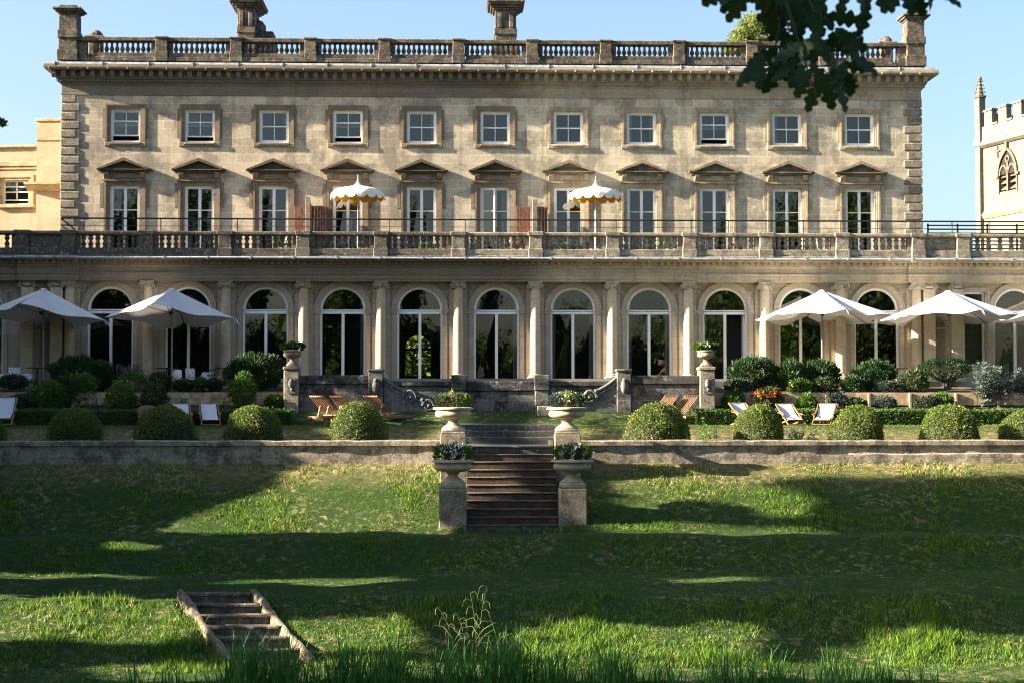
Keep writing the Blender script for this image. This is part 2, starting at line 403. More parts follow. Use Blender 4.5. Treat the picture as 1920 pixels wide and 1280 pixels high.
# ------------------------------------------------------------------ mesh helpers
class MB:
    def __init__(s):
        s.v = []; s.f = []
    def add(s, vs, fs):
        o = len(s.v)
        s.v += [tuple(p) for p in vs]
        s.f += [tuple(i + o for i in f) for f in fs]
        return s
    def box(s, x0, x1, y0, y1, z0, z1):
        vs = [(x, y, z) for z in (z0, z1) for y in (y0, y1) for x in (x0, x1)]
        return s.add(vs, [(0, 2, 3, 1), (4, 5, 7, 6), (0, 1, 5, 4), (2, 6, 7, 3), (0, 4, 6, 2), (1, 3, 7, 5)])
    def cbox(s, x0, x1, y0, y1, z0, z1, c=0.02):
        """box with chamfered front edges"""
        a = [(x0, y1), (x0, y0 + c), (x0 + c, y0), (x1 - c, y0), (x1, y0 + c), (x1, y1)]
        n = len(a)
        cx, cy = (x0 + x1) / 2, (y0 + y1) / 2
        def ins(p, k):
            return (min(max(p[0], x0 + k), x1 - k), max(p[1], y0 + k))
        rings = [[ins(p, c) + (z0,) for p in a], [p + (z0 + c,) for p in a], [p + (z1 - c,) for p in a], [ins(p, c) + (z1,) for p in a]]
        vs = [p for r in rings for p in r]
        fs = [(k * n + i, k * n + (i + 1) % n, (k + 1) * n + (i + 1) % n, (k + 1) * n + i) for k in range(3) for i in range(n)]
        fs += [tuple(range(n))[::-1], tuple(range(3 * n, 4 * n))]
        return s.add(vs, fs)
    def prism(s, poly, axis, a0, a1):
        def mk(p, a):
            return {'x': (a, p[0], p[1]), 'y': (p[0], a, p[1]), 'z': (p[0], p[1], a)}[axis]
        n = len(poly)
        vs = [mk(p, a0) for p in poly] + [mk(p, a1) for p in poly]
        fs = [(i, (i + 1) % n, n + (i + 1) % n, n + i) for i in range(n)]
        fs += [tuple(range(n))[::-1], tuple(range(n, 2 * n))]
        return s.add(vs, fs)
    def lathe(s, prof, c=(0, 0, 0), n=16, cap=True):
        vs = []
        for r, z in prof:
            for i in range(n):
                a = 2 * PI * i / n
                vs.append((c[0] + r * math.cos(a), c[1] + r * math.sin(a), c[2] + z))
        m = len(prof)
        fs = [(k * n + i, k * n + (i + 1) % n, (k + 1) * n + (i + 1) % n, (k + 1) * n + i) for k in range(m - 1) for i in range(n)]
        if cap:
            fs += [tuple(range(n))[::-1], tuple(range((m - 1) * n, m * n))]
        return s.add(vs, fs)
    def tube(s, pts, rad, n=8, cap=True):
        pts = [Vector(p) for p in pts]
        if not isinstance(rad, (list, tuple)):
            rad = [rad] * len(pts)
        vs = []
        up = Vector((0.12, 0.3, 1)).normalized()
        for i, p in enumerate(pts):
            d = (pts[min(i + 1, len(pts) - 1)] - pts[max(i - 1, 0)]).normalized()
            a = d.cross(up)
            if a.length < 1e-3:
                a = d.cross(Vector((1, 0, 0)))
            a.normalize()
            b = d.cross(a)
            for k in range(n):
                t = 2 * PI * k / n
                vs.append(p + (a * math.cos(t) + b * math.sin(t)) * rad[i])
        m = len(pts)
        fs = [(k * n + i, k * n + (i + 1) % n, (k + 1) * n + (i + 1) % n, (k + 1) * n + i) for k in range(m - 1) for i in range(n)]
        if cap:
            fs += [tuple(range(n))[::-1], tuple(range((m - 1) * n, m * n))]
        return s.add(vs, fs)
    def bar(s, a, b, w, h):
        """rectangular bar from a to b, w across, h deep"""
        a, b = Vector(a), Vector(b)
        d = (b - a).normalized()
        up = Vector((0, 0, 1)) if abs(d.z) < 0.95 else Vector((0, 1, 0))
        u = d.cross(up).normalized() * w / 2
        v = u.cross(d).normalized() * h / 2
        vs = [p + q for p in (a, b) for q in (-u - v, u - v, u + v, -u + v)]
        return s.add(vs, [(0, 1, 2, 3)[::-1], (4, 5, 6, 7), (0, 1, 5, 4), (1, 2, 6, 5), (2, 3, 7, 6), (3, 0, 4, 7)])
    def ball(s, c, r, n=10, m=6, sz=1.0):
        prof = [(max(1e-4, r * math.sin(PI * k / m)), -r * sz * math.cos(PI * k / m)) for k in range(m + 1)]
        return s.lathe(prof, c, n, False)
    def sheet(s, grid):
        """grid[i][j] of points"""
        n, m = len(grid), len(grid[0])
        return s.add([p for row in grid for p in row],
                     [(i * m + j, i * m + j + 1, (i + 1) * m + j + 1, (i + 1) * m + j) for i in range(n - 1) for j in range(m - 1)])
    def build(s, name, mat, parent=None, smooth=None, loc=None, rz=0.0):
        me = bpy.data.meshes.new(name)
        me.from_pydata(s.v, [], s.f)
        me.materials.append(M[mat] if isinstance(mat, str) else mat)
        if smooth:
            me.polygons.foreach_set('use_smooth', [True] * len(me.polygons))
            me.set_sharp_from_angle(angle=R(smooth))
        me.update()
        o = bpy.data.objects.new(name, me)
        col.objects.link(o)
        if parent:
            o.parent = parent
        if loc:
            o.location = loc
        o.rotation_euler.z = rz
        return o

def arr_mesh(name, V, k, mat, parent=None, loc=None):
    """V: (n*k,3) verts, each k verts one face"""
    V = np.asarray(V, dtype=np.float32).reshape(-1, 3)
    n = len(V) // k
    me = bpy.data.meshes.new(name)
    me.vertices.add(n * k); me.vertices.foreach_set('co', V.ravel())
    me.loops.add(n * k); me.loops.foreach_set('vertex_index', np.arange(n * k, dtype=np.int32))
    me.polygons.add(n); me.polygons.foreach_set('loop_start', np.arange(0, n * k, k, dtype=np.int32))
    me.polygons.foreach_set('loop_total', np.full(n, k, dtype=np.int32))
    me.materials.append(M[mat])
    me.update(calc_edges=True)
    o = bpy.data.objects.new(name, me)
    col.objects.link(o)
    if parent: o.parent = parent
    if loc is not None: o.location = loc
    return o

def unit(a):
    return a / np.maximum(np.linalg.norm(a, axis=1, keepdims=True), 1e-9)

def rand_dirs(n):
    return unit(rng.normal(size=(n, 3)))

def leaf_quads(P, D, L, W, bend=0.0):
    """kite shaped leaves at P pointing along D"""
    n = len(P)
    L = np.broadcast_to(np.asarray(L, float), (n,))[:, None]
    W = np.broadcast_to(np.asarray(W, float), (n,))[:, None]
    S = unit(np.cross(D, rand_dirs(n)))
    N = np.cross(S, D)
    V = np.stack([P, P + D * L * 0.45 + S * W / 2 + N * bend * L, P + D * L, P + D * L * 0.45 - S * W / 2 + N * bend * L], axis=1)
    return V.reshape(-1, 3)

def tag(o, label=None, cat=None, group=None, kind=None):
    if label: o['label'] = label
    if cat: o['category'] = cat
    if group: o['group'] = group
    if kind: o['kind'] = kind
    return o

def empty(name, loc=(0, 0, 0), rz=0.0):
    o = bpy.data.objects.new(name, None)
    o.empty_display_size = 0.3
    o.location = loc
    o.rotation_euler.z = rz
    col.objects.link(o)
    return o

def copy_tree(o, parent=None, loc=None, rz=None, label=None):
    c = o.copy()
    col.objects.link(c)
    if parent is not None: c.parent = parent
    if loc is not None: c.location = loc
    if rz is not None: c.rotation_euler.z = rz
    if label: c['label'] = label
    for ch in list(o.children):
        copy_tree(ch, c)
    return c

# ------------------------------------------------------------------ ground
PROF = [(900, 0), (60, 0), (-.3, -0.3), (-2.4, -0.36), (-2.8, -0.38), (-4.9, -0.58), (-5.0, -0.59), (-5.06, -1.05), (-6.3, -1.45), (-6.9, -1.66), (-10.6, -1.69),
        (-11.3, -1.76), (-12.3, -2.06), (-13.2, -2.2), (-15.3, -2.22), (-15.4, -2.72), (-15.6, -2.68), (-16.4, -3.0), (-18.4, -3.95), (-19.2, -4.36), (-19.4, -4.41), (-20.3, -4.43),
        (-20.4, -4.47), (-21.8, -5.08), (-22.1, -5.17), (-26.2, -5.25), (-26.35, -5.30), (-28.9, -6.08), (-29.6, -6.25), (-31.2, -6.32), (-31.9, -6.6), (-33.5, -7.2),
        (-48, -7.2), (-57, -2.6), (-500, -2.6)]
PY = np.array([p[0] for p in PROF][::-1]); PZ = np.array([p[1] for p in PROF][::-1])

def terr(Y):
    return np.interp(Y, PY, PZ)

def hills(x, y):
    """small undulation of the banks"""
    a = np.clip((-16 - y) / 3, 0, 1)
    return .6 * a * (0.05 * np.sin(x * 0.9 + y * 0.7) + 0.04 * np.sin(x * 2.3 - y * 1.1 + 1) + 0.03 * np.sin(x * 0.37 + 2.0))

def ground_z(x, y):
    return terr(y) + hills(x, y)

xs = np.unique(np.concatenate([[-700, -300, -120, -60, -40, -30], np.arange(-24, 24.1, 0.6), [-1.34, 1.34, -1.3, 1.3], np.arange(-9, -4, .2), [30, 40, 60, 120, 300, 700]]))
ys = np.unique(np.concatenate([PY, np.arange(-32, -15.6, 0.35), [-19.31, -19.25, -11.2, -11.25]]))
g = MB()
grid = []
for y in ys:
    row = []
    for x in xs:
        z = float(ground_z(x, y)) if abs(x) < 30 else float(terr(y))
        if abs(x) < 1.32 and -19.28 < y < -11.22:
            z -= 0.75
        tt_ = min(1.0, max(0.0, (-26.2 - y) / 3.3))
        if abs(x - (-6.9 + 1.62 * tt_)) < .86 and -29.55 < y < -26.0:
            z -= 0.5
        row.append((float(x), float(y), z))
    grid.append(row)
g.sheet(grid)
lawn = g.build('lawn', 'lawn', smooth=60)
tag(lawn, 'terraced grass lawn falling in banks from the house to the lake', 'lawn', kind='structure')
w = MB(); w.add([(-300, -31.6, -6.72), (300, -31.6, -6.72), (300, -54, -6.72), (-300, -54, -6.72)], [(3, 2, 1, 0)])
tag(w.build('lake', 'water'), 'dark lake water below the reeds', 'lake', kind='structure')
for x0, x1 in ((-40, -7.6), (7.6, 40)):
    b = MB()
    b.sheet([[(x0 + (x1 - x0) * i / 40, y, float(terr(y)) + 0.03 + 0.03 * math.sin(i * 2.1 + y * 3)) for i in range(41)] for y in (-2.7, -3.3, -4, -4.6, -4.98)])
    b.sheet([[(x0 + (x1 - x0) * i / 40, y, float(terr(y)) + 0.03 + 0.02 * math.sin(i * 1.7 + y * 3)) for i in range(41)] for y in (-5.1, -5.7, -6.35)])
    tag(b.build('flower_bed', 'soil'), kind='structure')
for x0, x1, z in ((-40, -7.601, -.29), (-7.6, 7.6, -.03), (7.601, 40, -.29)):
    b = MB()
    b.box(x0, x1, -2.72, 0.2, -0.8, z)
    tag(b.build('terrace', 'paving'), kind='structure')
# ================================================================== the house
house = empty('manor_house', (0, 0, 0))
tag(house, 'long limestone manor house with arched ground-floor windows and pedimented balcony doors', 'house')
BAY = 3.0
UY = 2.5                                     # upper wall plane
HW = 17.55                                   # half width of the upper block
Z_SILLT, Z_HEADT = zf(271, UY), zf(209, UY)  # top floor openings
Z_FLOOR, Z_DOOR = 4.72, zf(351, UY)          # first floor doors
Z_CORN = zf(182, UY)                         # string under the upper frieze
Z_TOP = zf(122, UY - 0.5)
OW = 0.60                                    # half width of upper openings

# --- upper wall with openings
def holes_wall(mb, x0, x1, z0, z1, y, holes, depth):
    xb = sorted({x0, x1} | {h[0] for h in holes} | {h[1] for h in holes})
    zb = sorted({z0, z1} | {h[2] for h in holes} | {h[3] for h in holes})
    for i in range(len(xb) - 1):
        for j in range(len(zb) - 1):
            a, b_, c, d = xb[i], xb[i + 1], zb[j], zb[j + 1]
            if any(h[0] <= a + 1e-6 and h[1] >= b_ - 1e-6 and h[2] <= c + 1e-6 and h[3] >= d - 1e-6 for h in holes):
                continue
            mb.add([(a, y, c), (b_, y, c), (b_, y, d), (a, y, d)], [(0, 1, 2, 3)])
    for a, b_, c, d in holes:
        mb.add([(a, y, c), (a, y + depth, c), (a, y + depth, d), (a, y, d)], [(3, 2, 1, 0)])
        mb.add([(b_, y, c), (b_, y + depth, c), (b_, y + depth, d), (b_, y, d)], [(0, 1, 2, 3)])
        mb.add([(a, y, d), (b_, y, d), (b_, y + depth, d), (a, y + depth, d)], [(0, 1, 2, 3)])
        mb.add([(a, y, c), (b_, y, c), (b_, y + depth, c), (a, y + depth, c)], [(3, 2, 1, 0)])

up = MB()
holes = []
for k in range(-5, 6):
    holes.append((k * BAY - OW, k * BAY + OW, Z_SILLT, Z_HEADT))
    holes.append((k * BAY - OW, k * BAY + OW, Z_FLOOR, Z_DOOR))
holes_wall(up, -HW, HW, 4.5, Z_TOP - 0.3, UY, holes, 0.35)
up.add([(-HW, UY, 0), (-HW, 16, 0), (-HW, 16, Z_TOP - 0.3), (-HW, UY, Z_TOP - 0.3)], [(3, 2, 1, 0)])
up.add([(HW, UY, 0), (HW, 16, 0), (HW, 16, Z_TOP - 0.3), (HW, UY, Z_TOP - 0.3)], [(0, 1, 2, 3)])
BWX = xf(784, 16, 670); BZ0, BZ1 = zf(704, 16, 784), zf(629, 16, 784)
holes_wall(up, -HW, HW, 0, Z_TOP - 0.3, 16, [(BWX - .62, BWX + .62, BZ0, BZ1)], .3)
up.build('wall', 'ashlar', house)
rm = MB()
rm.box(-HW + 0.05, HW - 0.05, UY + 0.8, UY + 0.85, 4.6, Z_TOP - 0.5)
rm.box(-HW + 0.05, HW - 0.05, UY + 0.34, UY + 0.85, Z_TOP - 0.55, Z_TOP - 0.5)
rm.build('dark_interior', 'dark', house)
rf = MB()
zr = Z_TOP + 0.1
rf.prism([(3.6, zr), (15, zr), (12, zr + 0.75), (6.5, zr + 0.75)], 'x', -16.3, 16.3)
rf.build('roof', 'slate', house)

# --- quoins
zq = 4.8
i = 0
while zq < Z_CORN - 0.2:
    for sgn in (-1, 1):
        w_ = 0.72 if i % 2 else 0.56
        q = MB()
        a, b_ = (-HW - 0.05, -HW + w_) if sgn < 0 else (HW - w_, HW + 0.05)
        q.cbox(a, b_, UY - 0.045, UY + 0.5, zq + 0.022, zq + 0.335, 0.03)
        q.build('quoin', 'quoin', house)
    zq += 0.357
    i += 1

# --- upper cornice swept round three sides
def sweep3(prof, x=HW, y=UY, back=16):
    mb = MB()
    rows = []
    for p, z in prof:
        rows.append([(-x - p, back, z), (-x - p, y - p, z), (x + p, y - p, z), (x + p, back, z)])
    return mb.sheet(rows)
zA = zf(166, UY)
zM0, zM1 = zf(156, UY), zf(141, UY)
zG = zf(131, UY - .55)
fz = sweep3([(0.0, Z_CORN - 0.04), (0.045, Z_CORN - 0.03), (0.045, Z_CORN + 0.02), (0.02, Z_CORN + 0.03), (0.02, zA), (0.08, zA + 0.05), (0.08, zA + 0.10), (0.12, zA + 0.12), (0.12, zA + 0.24)])
fz.build('upper_frieze', 'frieze', house)
PC = 0.62
cn = sweep3([(0.121, zA + 0.2), (0.15, zM0 - 0.10), (0.15, zM0), (0.22, zM0 + 0.03), (0.22, zM1 + .02), (PC - 0.03, zM1 + .02), (PC - 0.03, zM1 + 0.17), (PC - 0.02, zM1 + 0.22), (PC, zG - 0.03), (PC, zG + 0.03), (0.3, zG + 0.06)])
cornice = cn.build('cornice', 'frieze', house)
md = MB()
x = -HW - 0.27
while x < HW + 0.28:
    md.prism([(UY - 0.22, zM0 + 0.06), (UY - 0.34, zM0 + 0.10), (UY - 0.42, zM0 + 0.2), (UY - 0.42, zM1 + .02), (UY - 0.2, zM1 + .02)], 'x', x - 0.085, x + 0.085)
    x += 0.39
md.build('modillions', 'frieze', cornice)['kind'] = 'stuff'
dn = MB()
x = -HW - 0.2
while x < HW + 0.2:
    dn.box(x, x + 0.075, UY - 0.205, UY - 0.145, zM0 - 0.085, zM0 - 0.01)
    x += 0.135
dn.build('dentils', 'frieze', cornice)['kind'] = 'stuff'
kn = MB()
x = -HW - 0.4
while x < HW + 0.5:
    kn.ball((x, UY - PC + 0.02, zG - 0.05), 0.045, 8, 5)
    x += 0.785
kn.build('lion_masks', 'trim', cornice)['kind'] = 'stuff'
gt = sweep3([(PC - 0.03, zG + 0.02), (PC - 0.01, zG + 0.04), (PC - 0.05, zG + 0.20), (0.30, zG + 0.25), (0.28, zG + 0.27), (0.0, zG + 0.32)])
x = -HW - 0.2
while x < HW:
    gt.box(x, x + 0.04, UY - PC + 0.0, UY - PC + .08, zG + 0.05, zG + 0.215)
    x += 1.6 + 0.3 * math.sin(x * 7)
gt.build('lead_flashing', 'lead', house)

# --- upper parapet
PYU = UY - 0.22
zb0, zb1, zb2, zb3 = zG + 0.28, zf(106, UY - .2), zf(85, UY - .2), zf(77, UY - .2)
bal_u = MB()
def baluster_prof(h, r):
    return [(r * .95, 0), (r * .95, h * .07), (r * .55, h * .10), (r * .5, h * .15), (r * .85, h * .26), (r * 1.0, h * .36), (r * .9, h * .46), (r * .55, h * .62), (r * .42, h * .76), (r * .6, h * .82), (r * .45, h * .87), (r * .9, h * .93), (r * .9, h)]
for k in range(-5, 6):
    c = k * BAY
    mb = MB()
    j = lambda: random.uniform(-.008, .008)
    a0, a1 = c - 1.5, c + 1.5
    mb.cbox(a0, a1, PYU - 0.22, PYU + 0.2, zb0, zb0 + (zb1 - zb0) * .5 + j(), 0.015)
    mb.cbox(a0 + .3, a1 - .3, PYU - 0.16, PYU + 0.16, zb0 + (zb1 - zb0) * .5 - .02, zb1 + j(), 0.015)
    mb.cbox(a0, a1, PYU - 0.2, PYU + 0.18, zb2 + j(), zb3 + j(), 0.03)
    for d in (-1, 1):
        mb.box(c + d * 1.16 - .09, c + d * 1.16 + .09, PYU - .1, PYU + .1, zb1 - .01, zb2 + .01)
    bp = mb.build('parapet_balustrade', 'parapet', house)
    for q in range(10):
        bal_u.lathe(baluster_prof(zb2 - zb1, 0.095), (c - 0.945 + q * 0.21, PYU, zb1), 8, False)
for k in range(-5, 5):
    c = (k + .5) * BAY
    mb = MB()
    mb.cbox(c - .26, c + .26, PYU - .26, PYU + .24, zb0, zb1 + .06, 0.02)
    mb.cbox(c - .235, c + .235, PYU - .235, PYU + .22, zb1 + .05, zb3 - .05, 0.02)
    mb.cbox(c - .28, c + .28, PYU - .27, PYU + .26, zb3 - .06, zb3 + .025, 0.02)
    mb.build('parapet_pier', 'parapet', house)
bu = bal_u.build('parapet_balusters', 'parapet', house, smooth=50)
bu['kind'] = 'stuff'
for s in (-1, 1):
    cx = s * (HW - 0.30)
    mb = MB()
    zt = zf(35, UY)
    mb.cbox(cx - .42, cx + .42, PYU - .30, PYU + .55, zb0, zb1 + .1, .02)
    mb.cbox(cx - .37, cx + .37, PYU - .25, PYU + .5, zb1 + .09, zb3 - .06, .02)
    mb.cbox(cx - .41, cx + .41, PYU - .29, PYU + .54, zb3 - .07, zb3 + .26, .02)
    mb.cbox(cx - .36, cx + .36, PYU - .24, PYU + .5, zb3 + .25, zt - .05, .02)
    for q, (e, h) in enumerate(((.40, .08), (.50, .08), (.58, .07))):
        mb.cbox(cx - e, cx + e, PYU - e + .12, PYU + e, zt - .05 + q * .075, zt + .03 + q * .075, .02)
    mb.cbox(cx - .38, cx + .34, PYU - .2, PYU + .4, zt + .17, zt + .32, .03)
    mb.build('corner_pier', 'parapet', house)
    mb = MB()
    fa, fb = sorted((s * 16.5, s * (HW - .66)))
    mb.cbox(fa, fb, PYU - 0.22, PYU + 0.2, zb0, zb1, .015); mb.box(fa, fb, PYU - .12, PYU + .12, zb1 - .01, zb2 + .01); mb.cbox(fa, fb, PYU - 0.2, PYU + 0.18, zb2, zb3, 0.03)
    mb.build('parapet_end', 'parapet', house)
    # the lower pier on the side parapet behind it
    mb = MB()
    bx = s * (HW - 0.85)
    mb.cbox(bx - .26, bx + .26, 4.4, 4.9, zb0, zt - .55, .03)
    mb.cbox(bx - .42, bx + .42, 4.25, 5.05, zt - .56, zt - .42, .03)
    mb.lathe([(.3, 0), (.28, .15), (.15, .28), (0.01, .31)], (bx, 4.65, zt - .43), 10)
    mb.build('side_pier', 'parapet', house)
    mb = MB()
    mb.box(s * HW - .18, s * HW + .18, UY + .5, 16, zb0, zb1); mb.box(s * HW - .18, s * HW + .18, UY + .5, 16, zb2, zb3)
    mb.build('side_parapet', 'parapet', house)

# --- chimneys
def chimney(pxa, pxb, Y, ytop, wide):
    mb = MB()
    x0, x1 = xf(pxa, Y), xf(pxb, Y)
    c = (x0 + x1) / 2; h = (x1 - x0) / 2
    zt = zf(ytop, Y)
    mb.cbox(c - h - .08, c + h + .08, Y - .08, Y + wide + .08, 12.4, zt - 1.75, .03)
    mb.cbox(c - h - .04, c + h + .04, Y - .04, Y + wide + .04, zt - 1.25, zt - .98, .02)
    mb.cbox(c - h, c + h, Y, Y + wide, zt - 1.76, zt - .1, .03)
    for s in (-1, 1):
        mb.cbox(c + s * h * .55 - .09, c + s * h * .55 + .09, Y - .05, Y + .2, zt - .95, zt - .3, .02)
    for q, e in enumerate((.10, .2, .32, .36)):
        mb.cbox(c - h - e, c + h + e, Y - e, Y + wide + e, zt - .16 + q * .09, zt - .06 + q * .09, .02)
    mb.cbox(c - h * .7, c + h * .7, Y + .1, Y + wide - .1, zt + .19, zt + .5, .03)
    mb.lathe([(.16, 0), (.14, .6), (.18, .66), (.16, .75)], (c, Y + wide / 2, zt + .48), 10)
    return mb.build('chimney', 'parapet', house)
chimney(441, 473, 6.0, 12, 1.6)
mb = MB()
bx = xf(478, 7); mb.cbox(bx - .4, bx + .75, 6.6, 8, 12.5, zf(66, 7), .04)
mb.lathe([(.34, 0), (.34, .3), (.2, .5), (.02, .58)], (bx + .05, 7.0, zf(66, 7)), 12)
mb.build('chimney', 'parapet', house)
chimney(928, 968, 6.4, 12, 1.0)

# --- top floor sash windows
def sash(gap_low, drop_up):
    zs, zh = Z_SILLT, Z_HEADT
    y = UY + 0.10
    fr = MB()
    h = OW
    fr.box(-h, -h + .07, y, y + .12, zs, zh); fr.box(h - .07, h, y, y + .12, zs, zh)
    fr.box(-h + .07, h - .07, y + .001, y + .12, zh - .07, zh); fr.box(-h + .07, h - .07, y - .03, y + .12, zs, zs + .08)
    f = fr.build('sash_window', 'white', house)
    mid = (zs + zh) / 2 + .01
    up_ = MB(); lo = MB()
    def sashframe(m, z0, z1, yy):
        t = .045
        m.box(-h + .07, -h + .07 + t, yy, yy + .04, z0, z1); m.box(h - .07 - t, h - .07, yy, yy + .04, z0, z1)
        m.box(-h + .07 + t, h - .07 - t, yy + .001, yy + .04, z1 - t, z1); m.box(-h + .07 + t, h - .07 - t, yy + .001, yy + .04, z0, z0 + t * 1.25)
        m.box(-.014, .014, yy + .002, yy + .038, z0 + t, z1 - t)
    sashframe(up_, mid - .02 - drop_up, zh - .07 - drop_up, y + .06)
    sashframe(lo, zs + .08 + gap_low, mid + .02 + gap_low, y + .012)
    up_.build('upper_sash', 'white', f); lo.build('lower_sash', 'white', f)
    g_ = MB()
    tl = random.uniform(-.006, .006)
    g_.add([(-h + .11, y + .085 + tl, mid + .02 - drop_up), (h - .11, y + .085 - tl, mid + .02 - drop_up), (h - .11, y + .085, zh - .1 - drop_up), (-h + .11, y + .085, zh - .1 - drop_up)], [(0, 1, 2, 3)])
    g_.build('pane', 'glass', f)
    g2 = MB()
    g2.add([(-h + .11, y + .035 - tl, zs + .13 + gap_low), (h - .11, y + .035 + tl, zs + .13 + gap_low), (h - .11, y + .035, mid - .02 + gap_low), (-h + .11, y + .035, mid - .02 + gap_low)], [(0, 1, 2, 3)])
    g2.build('pane', 'glass', f)
    return f
def surround_top():
    s = MB()
    zs, zh = Z_SILLT, Z_HEADT
    for e0, e1, pr in ((OW, .67, .018), (.66, .74, .034), (.735, .81, .055)):
        s.box(-e1, -e0, UY - pr, UY + .02, zs - .02, zh + (e1 - OW)); s.box(e0, e1, UY - pr, UY + .02, zs - .02, zh + (e1 - OW))
        s.box(-e0, e0, UY - pr + .001, UY + .02, zh + (e0 - OW), zh + (e1 - OW))
    for d in (-1, 1):
        s.box(d * .86 - .055, d * .86 + .055, UY - .025, UY + .02, zs + .18, zh + .02)
        s.cbox(d * .72 - .12, d * .72 + .12, UY - .07, UY + .02, zs - .17, zs - .0, .02)
    s.cbox(-.61, .61, UY - .09, UY + .02, zs - .085, zs + .0, .015)
    s.cbox(-.66, .66, UY - .06, UY + .02, zs - .16, zs - .08, .015)
    return s.build('window_surround', 'trim', house)
variants = {-5: (.19, 0), -4: (.16, 0), -2: (.17, 0), 3: (.17, 0)}
base = sash(0, 0)
sur = surround_top()
base.location.x = -3 * BAY; sur.location.x = -5 * BAY
for k in range(-5, 6):
    if k != -5:
        c = copy_tree(sur); c.location.x = k * BAY
    if k in variants:
        f = sash(*variants[k]); f.location.x = k * BAY
    elif k != -3:
        c = copy_tree(base); c.location.x = k * BAY

# --- first floor french windows with pediments
def french(openleaf=False):
    z0, z1 = Z_FLOOR, Z_DOOR
    y = UY + .12
    h = OW
    fr = MB()
    fr.box(-h, -h + .06, y, y + .12, z0, z1); fr.box(h - .06, h, y, y + .12, z0, z1); fr.box(-h + .06, h - .06, y + .001, y + .12, z1 - .06, z1)
    fr.box(-h + .06, h - .06, y + .001, y + .12, z0, z0 + .05)
    f = fr.build('french_window', 'white', house)
    zt = zf(396, UY)
    for s in (-1, 1):
        l_ = MB()
        W = h - .06
        lx0, lx1 = 0.0, W
        t = .06
        l_.box(lx0, lx0 + t, .02, .07, z0 + .05, z1 - .06); l_.box(lx1 - t, lx1, .02, .07, z0 + .05, z1 - .06)
        l_.box(lx0 + t, lx1 - t, .021, .07, z1 - .06 - t, z1 - .06); l_.box(lx0 + t, lx1 - t, .021, .07, z0 + .05, z0 + .4)
        l_.box(lx0 + t, lx1 - t, .025, .065, zt - .018, zt + .018)
        o = l_.build('door_leaf', 'white', f)
        g_ = MB()
        tl = random.uniform(-.004, .004)
        g_.add([(lx0 + t, .045 + tl, z0 + .4), (lx1 - t, .045 - tl, z0 + .4), (lx1 - t, .045, z1 - .12), (lx0 + t, .045, z1 - .12)], [(0, 1, 2, 3)])
        g_.build('pane', 'glass', o)
        o.location = (0 if s > 0 else -W, y, 0)
        if s < 0 and openleaf:
            o.rotation_euler.z = R(-17)
    return f
def surround_first():
    s = MB()
    z0, z1 = Z_FLOOR, Z_DOOR
    for e0, e1, pr in ((OW, .68, .018), (.675, .76, .034), (.755, .84, .055)):
        s.box(-e1, -e0, UY - pr, UY + .02, z0, z1 + (e1 - OW)); s.box(e0, e1, UY - pr, UY + .02, z0, z1 + (e1 - OW))
        s.box(-e0, e0, UY - pr + .001, UY + .02, z1 + (e0 - OW), z1 + (e1 - OW))
    zfz, zpb = zf(340, UY), zf(327, UY)
    s.box(-.84, .84, UY - .05, UY + .02, zfz - .06, zpb + .02)
    s.box(-.38, .38, UY - .075, UY, zfz + .02, zpb - .03)
    s.box(-.32, .32, UY - .09, UY, zfz + .06, zpb - .06)
    s.box(-.90, .90, UY - .11, UY + .02, zfz - .07, zfz - .02)
    for d in (-1, 1):
        s.prism([(UY - .05, zfz + .02), (UY - .13, zfz + .08), (UY - .2, zpb - .08), (UY - .2, zpb), (UY - .05, zpb)], 'x', d * .72 - .1, d * .72 + .1)
        s.box(d * .93 - .06, d * .93 + .06, UY - .03, UY + .02, z1 - .9, z1 + .1)
    return s.build('door_surround', 'trim', house)
def pediment():
    p = MB()
    zp, za = zf(323, UY), zf(301, UY)
    zp0 = zf(327.5, UY)
    w_ = 1.09
    PR = .29
    p.prism([(-w_, zp - .015), (w_, zp - .015), (w_, zp + .02), (w_ - .05, zp + .02), (-w_ + .05, zp + .02), (-w_, zp + .02)], 'y', UY - PR, UY + .02)
    p.prism([(-w_ + .10, zp0), (w_ - .10, zp0), (w_ - .05, zp - .014), (-w_ + .05, zp - .014)], 'y', UY - PR + .12, UY + .02)
    for d in (-1, 1):
        pts = [(d * w_, zp + .021), (d * (w_ - .2), zp + .021), (0, za - .13), (0, za)]
        p.prism(pts if d > 0 else pts[::-1], 'y', UY - PR - .03, UY + .02)
        pts = [(d * (w_ - .2), zp + .022), (d * (w_ - .34), zp + .022), (0, za - .19), (0, za - .129)]
        p.prism(pts if d > 0 else pts[::-1], 'y', UY - PR + .15, UY + .02)
    p.prism([(-w_ + .3, zp + .02), (w_ - .3, zp + .02), (0, za - .18)], 'y', UY - .10, UY + .02)
    return p.build('pediment', 'pediment', house)
fw, sf, pd = french(), surround_first(), pediment()
for o in (fw, sf, pd):
    o.location.x = -5 * BAY
for k in range(-4, 6):
    for o in (sf, pd):
        c = copy_tree(o); c.location.x = k * BAY
    if k == 0:
        c = french(True); c.location.x = 0
    else:
        c = copy_tree(fw); c.location.x = k * BAY

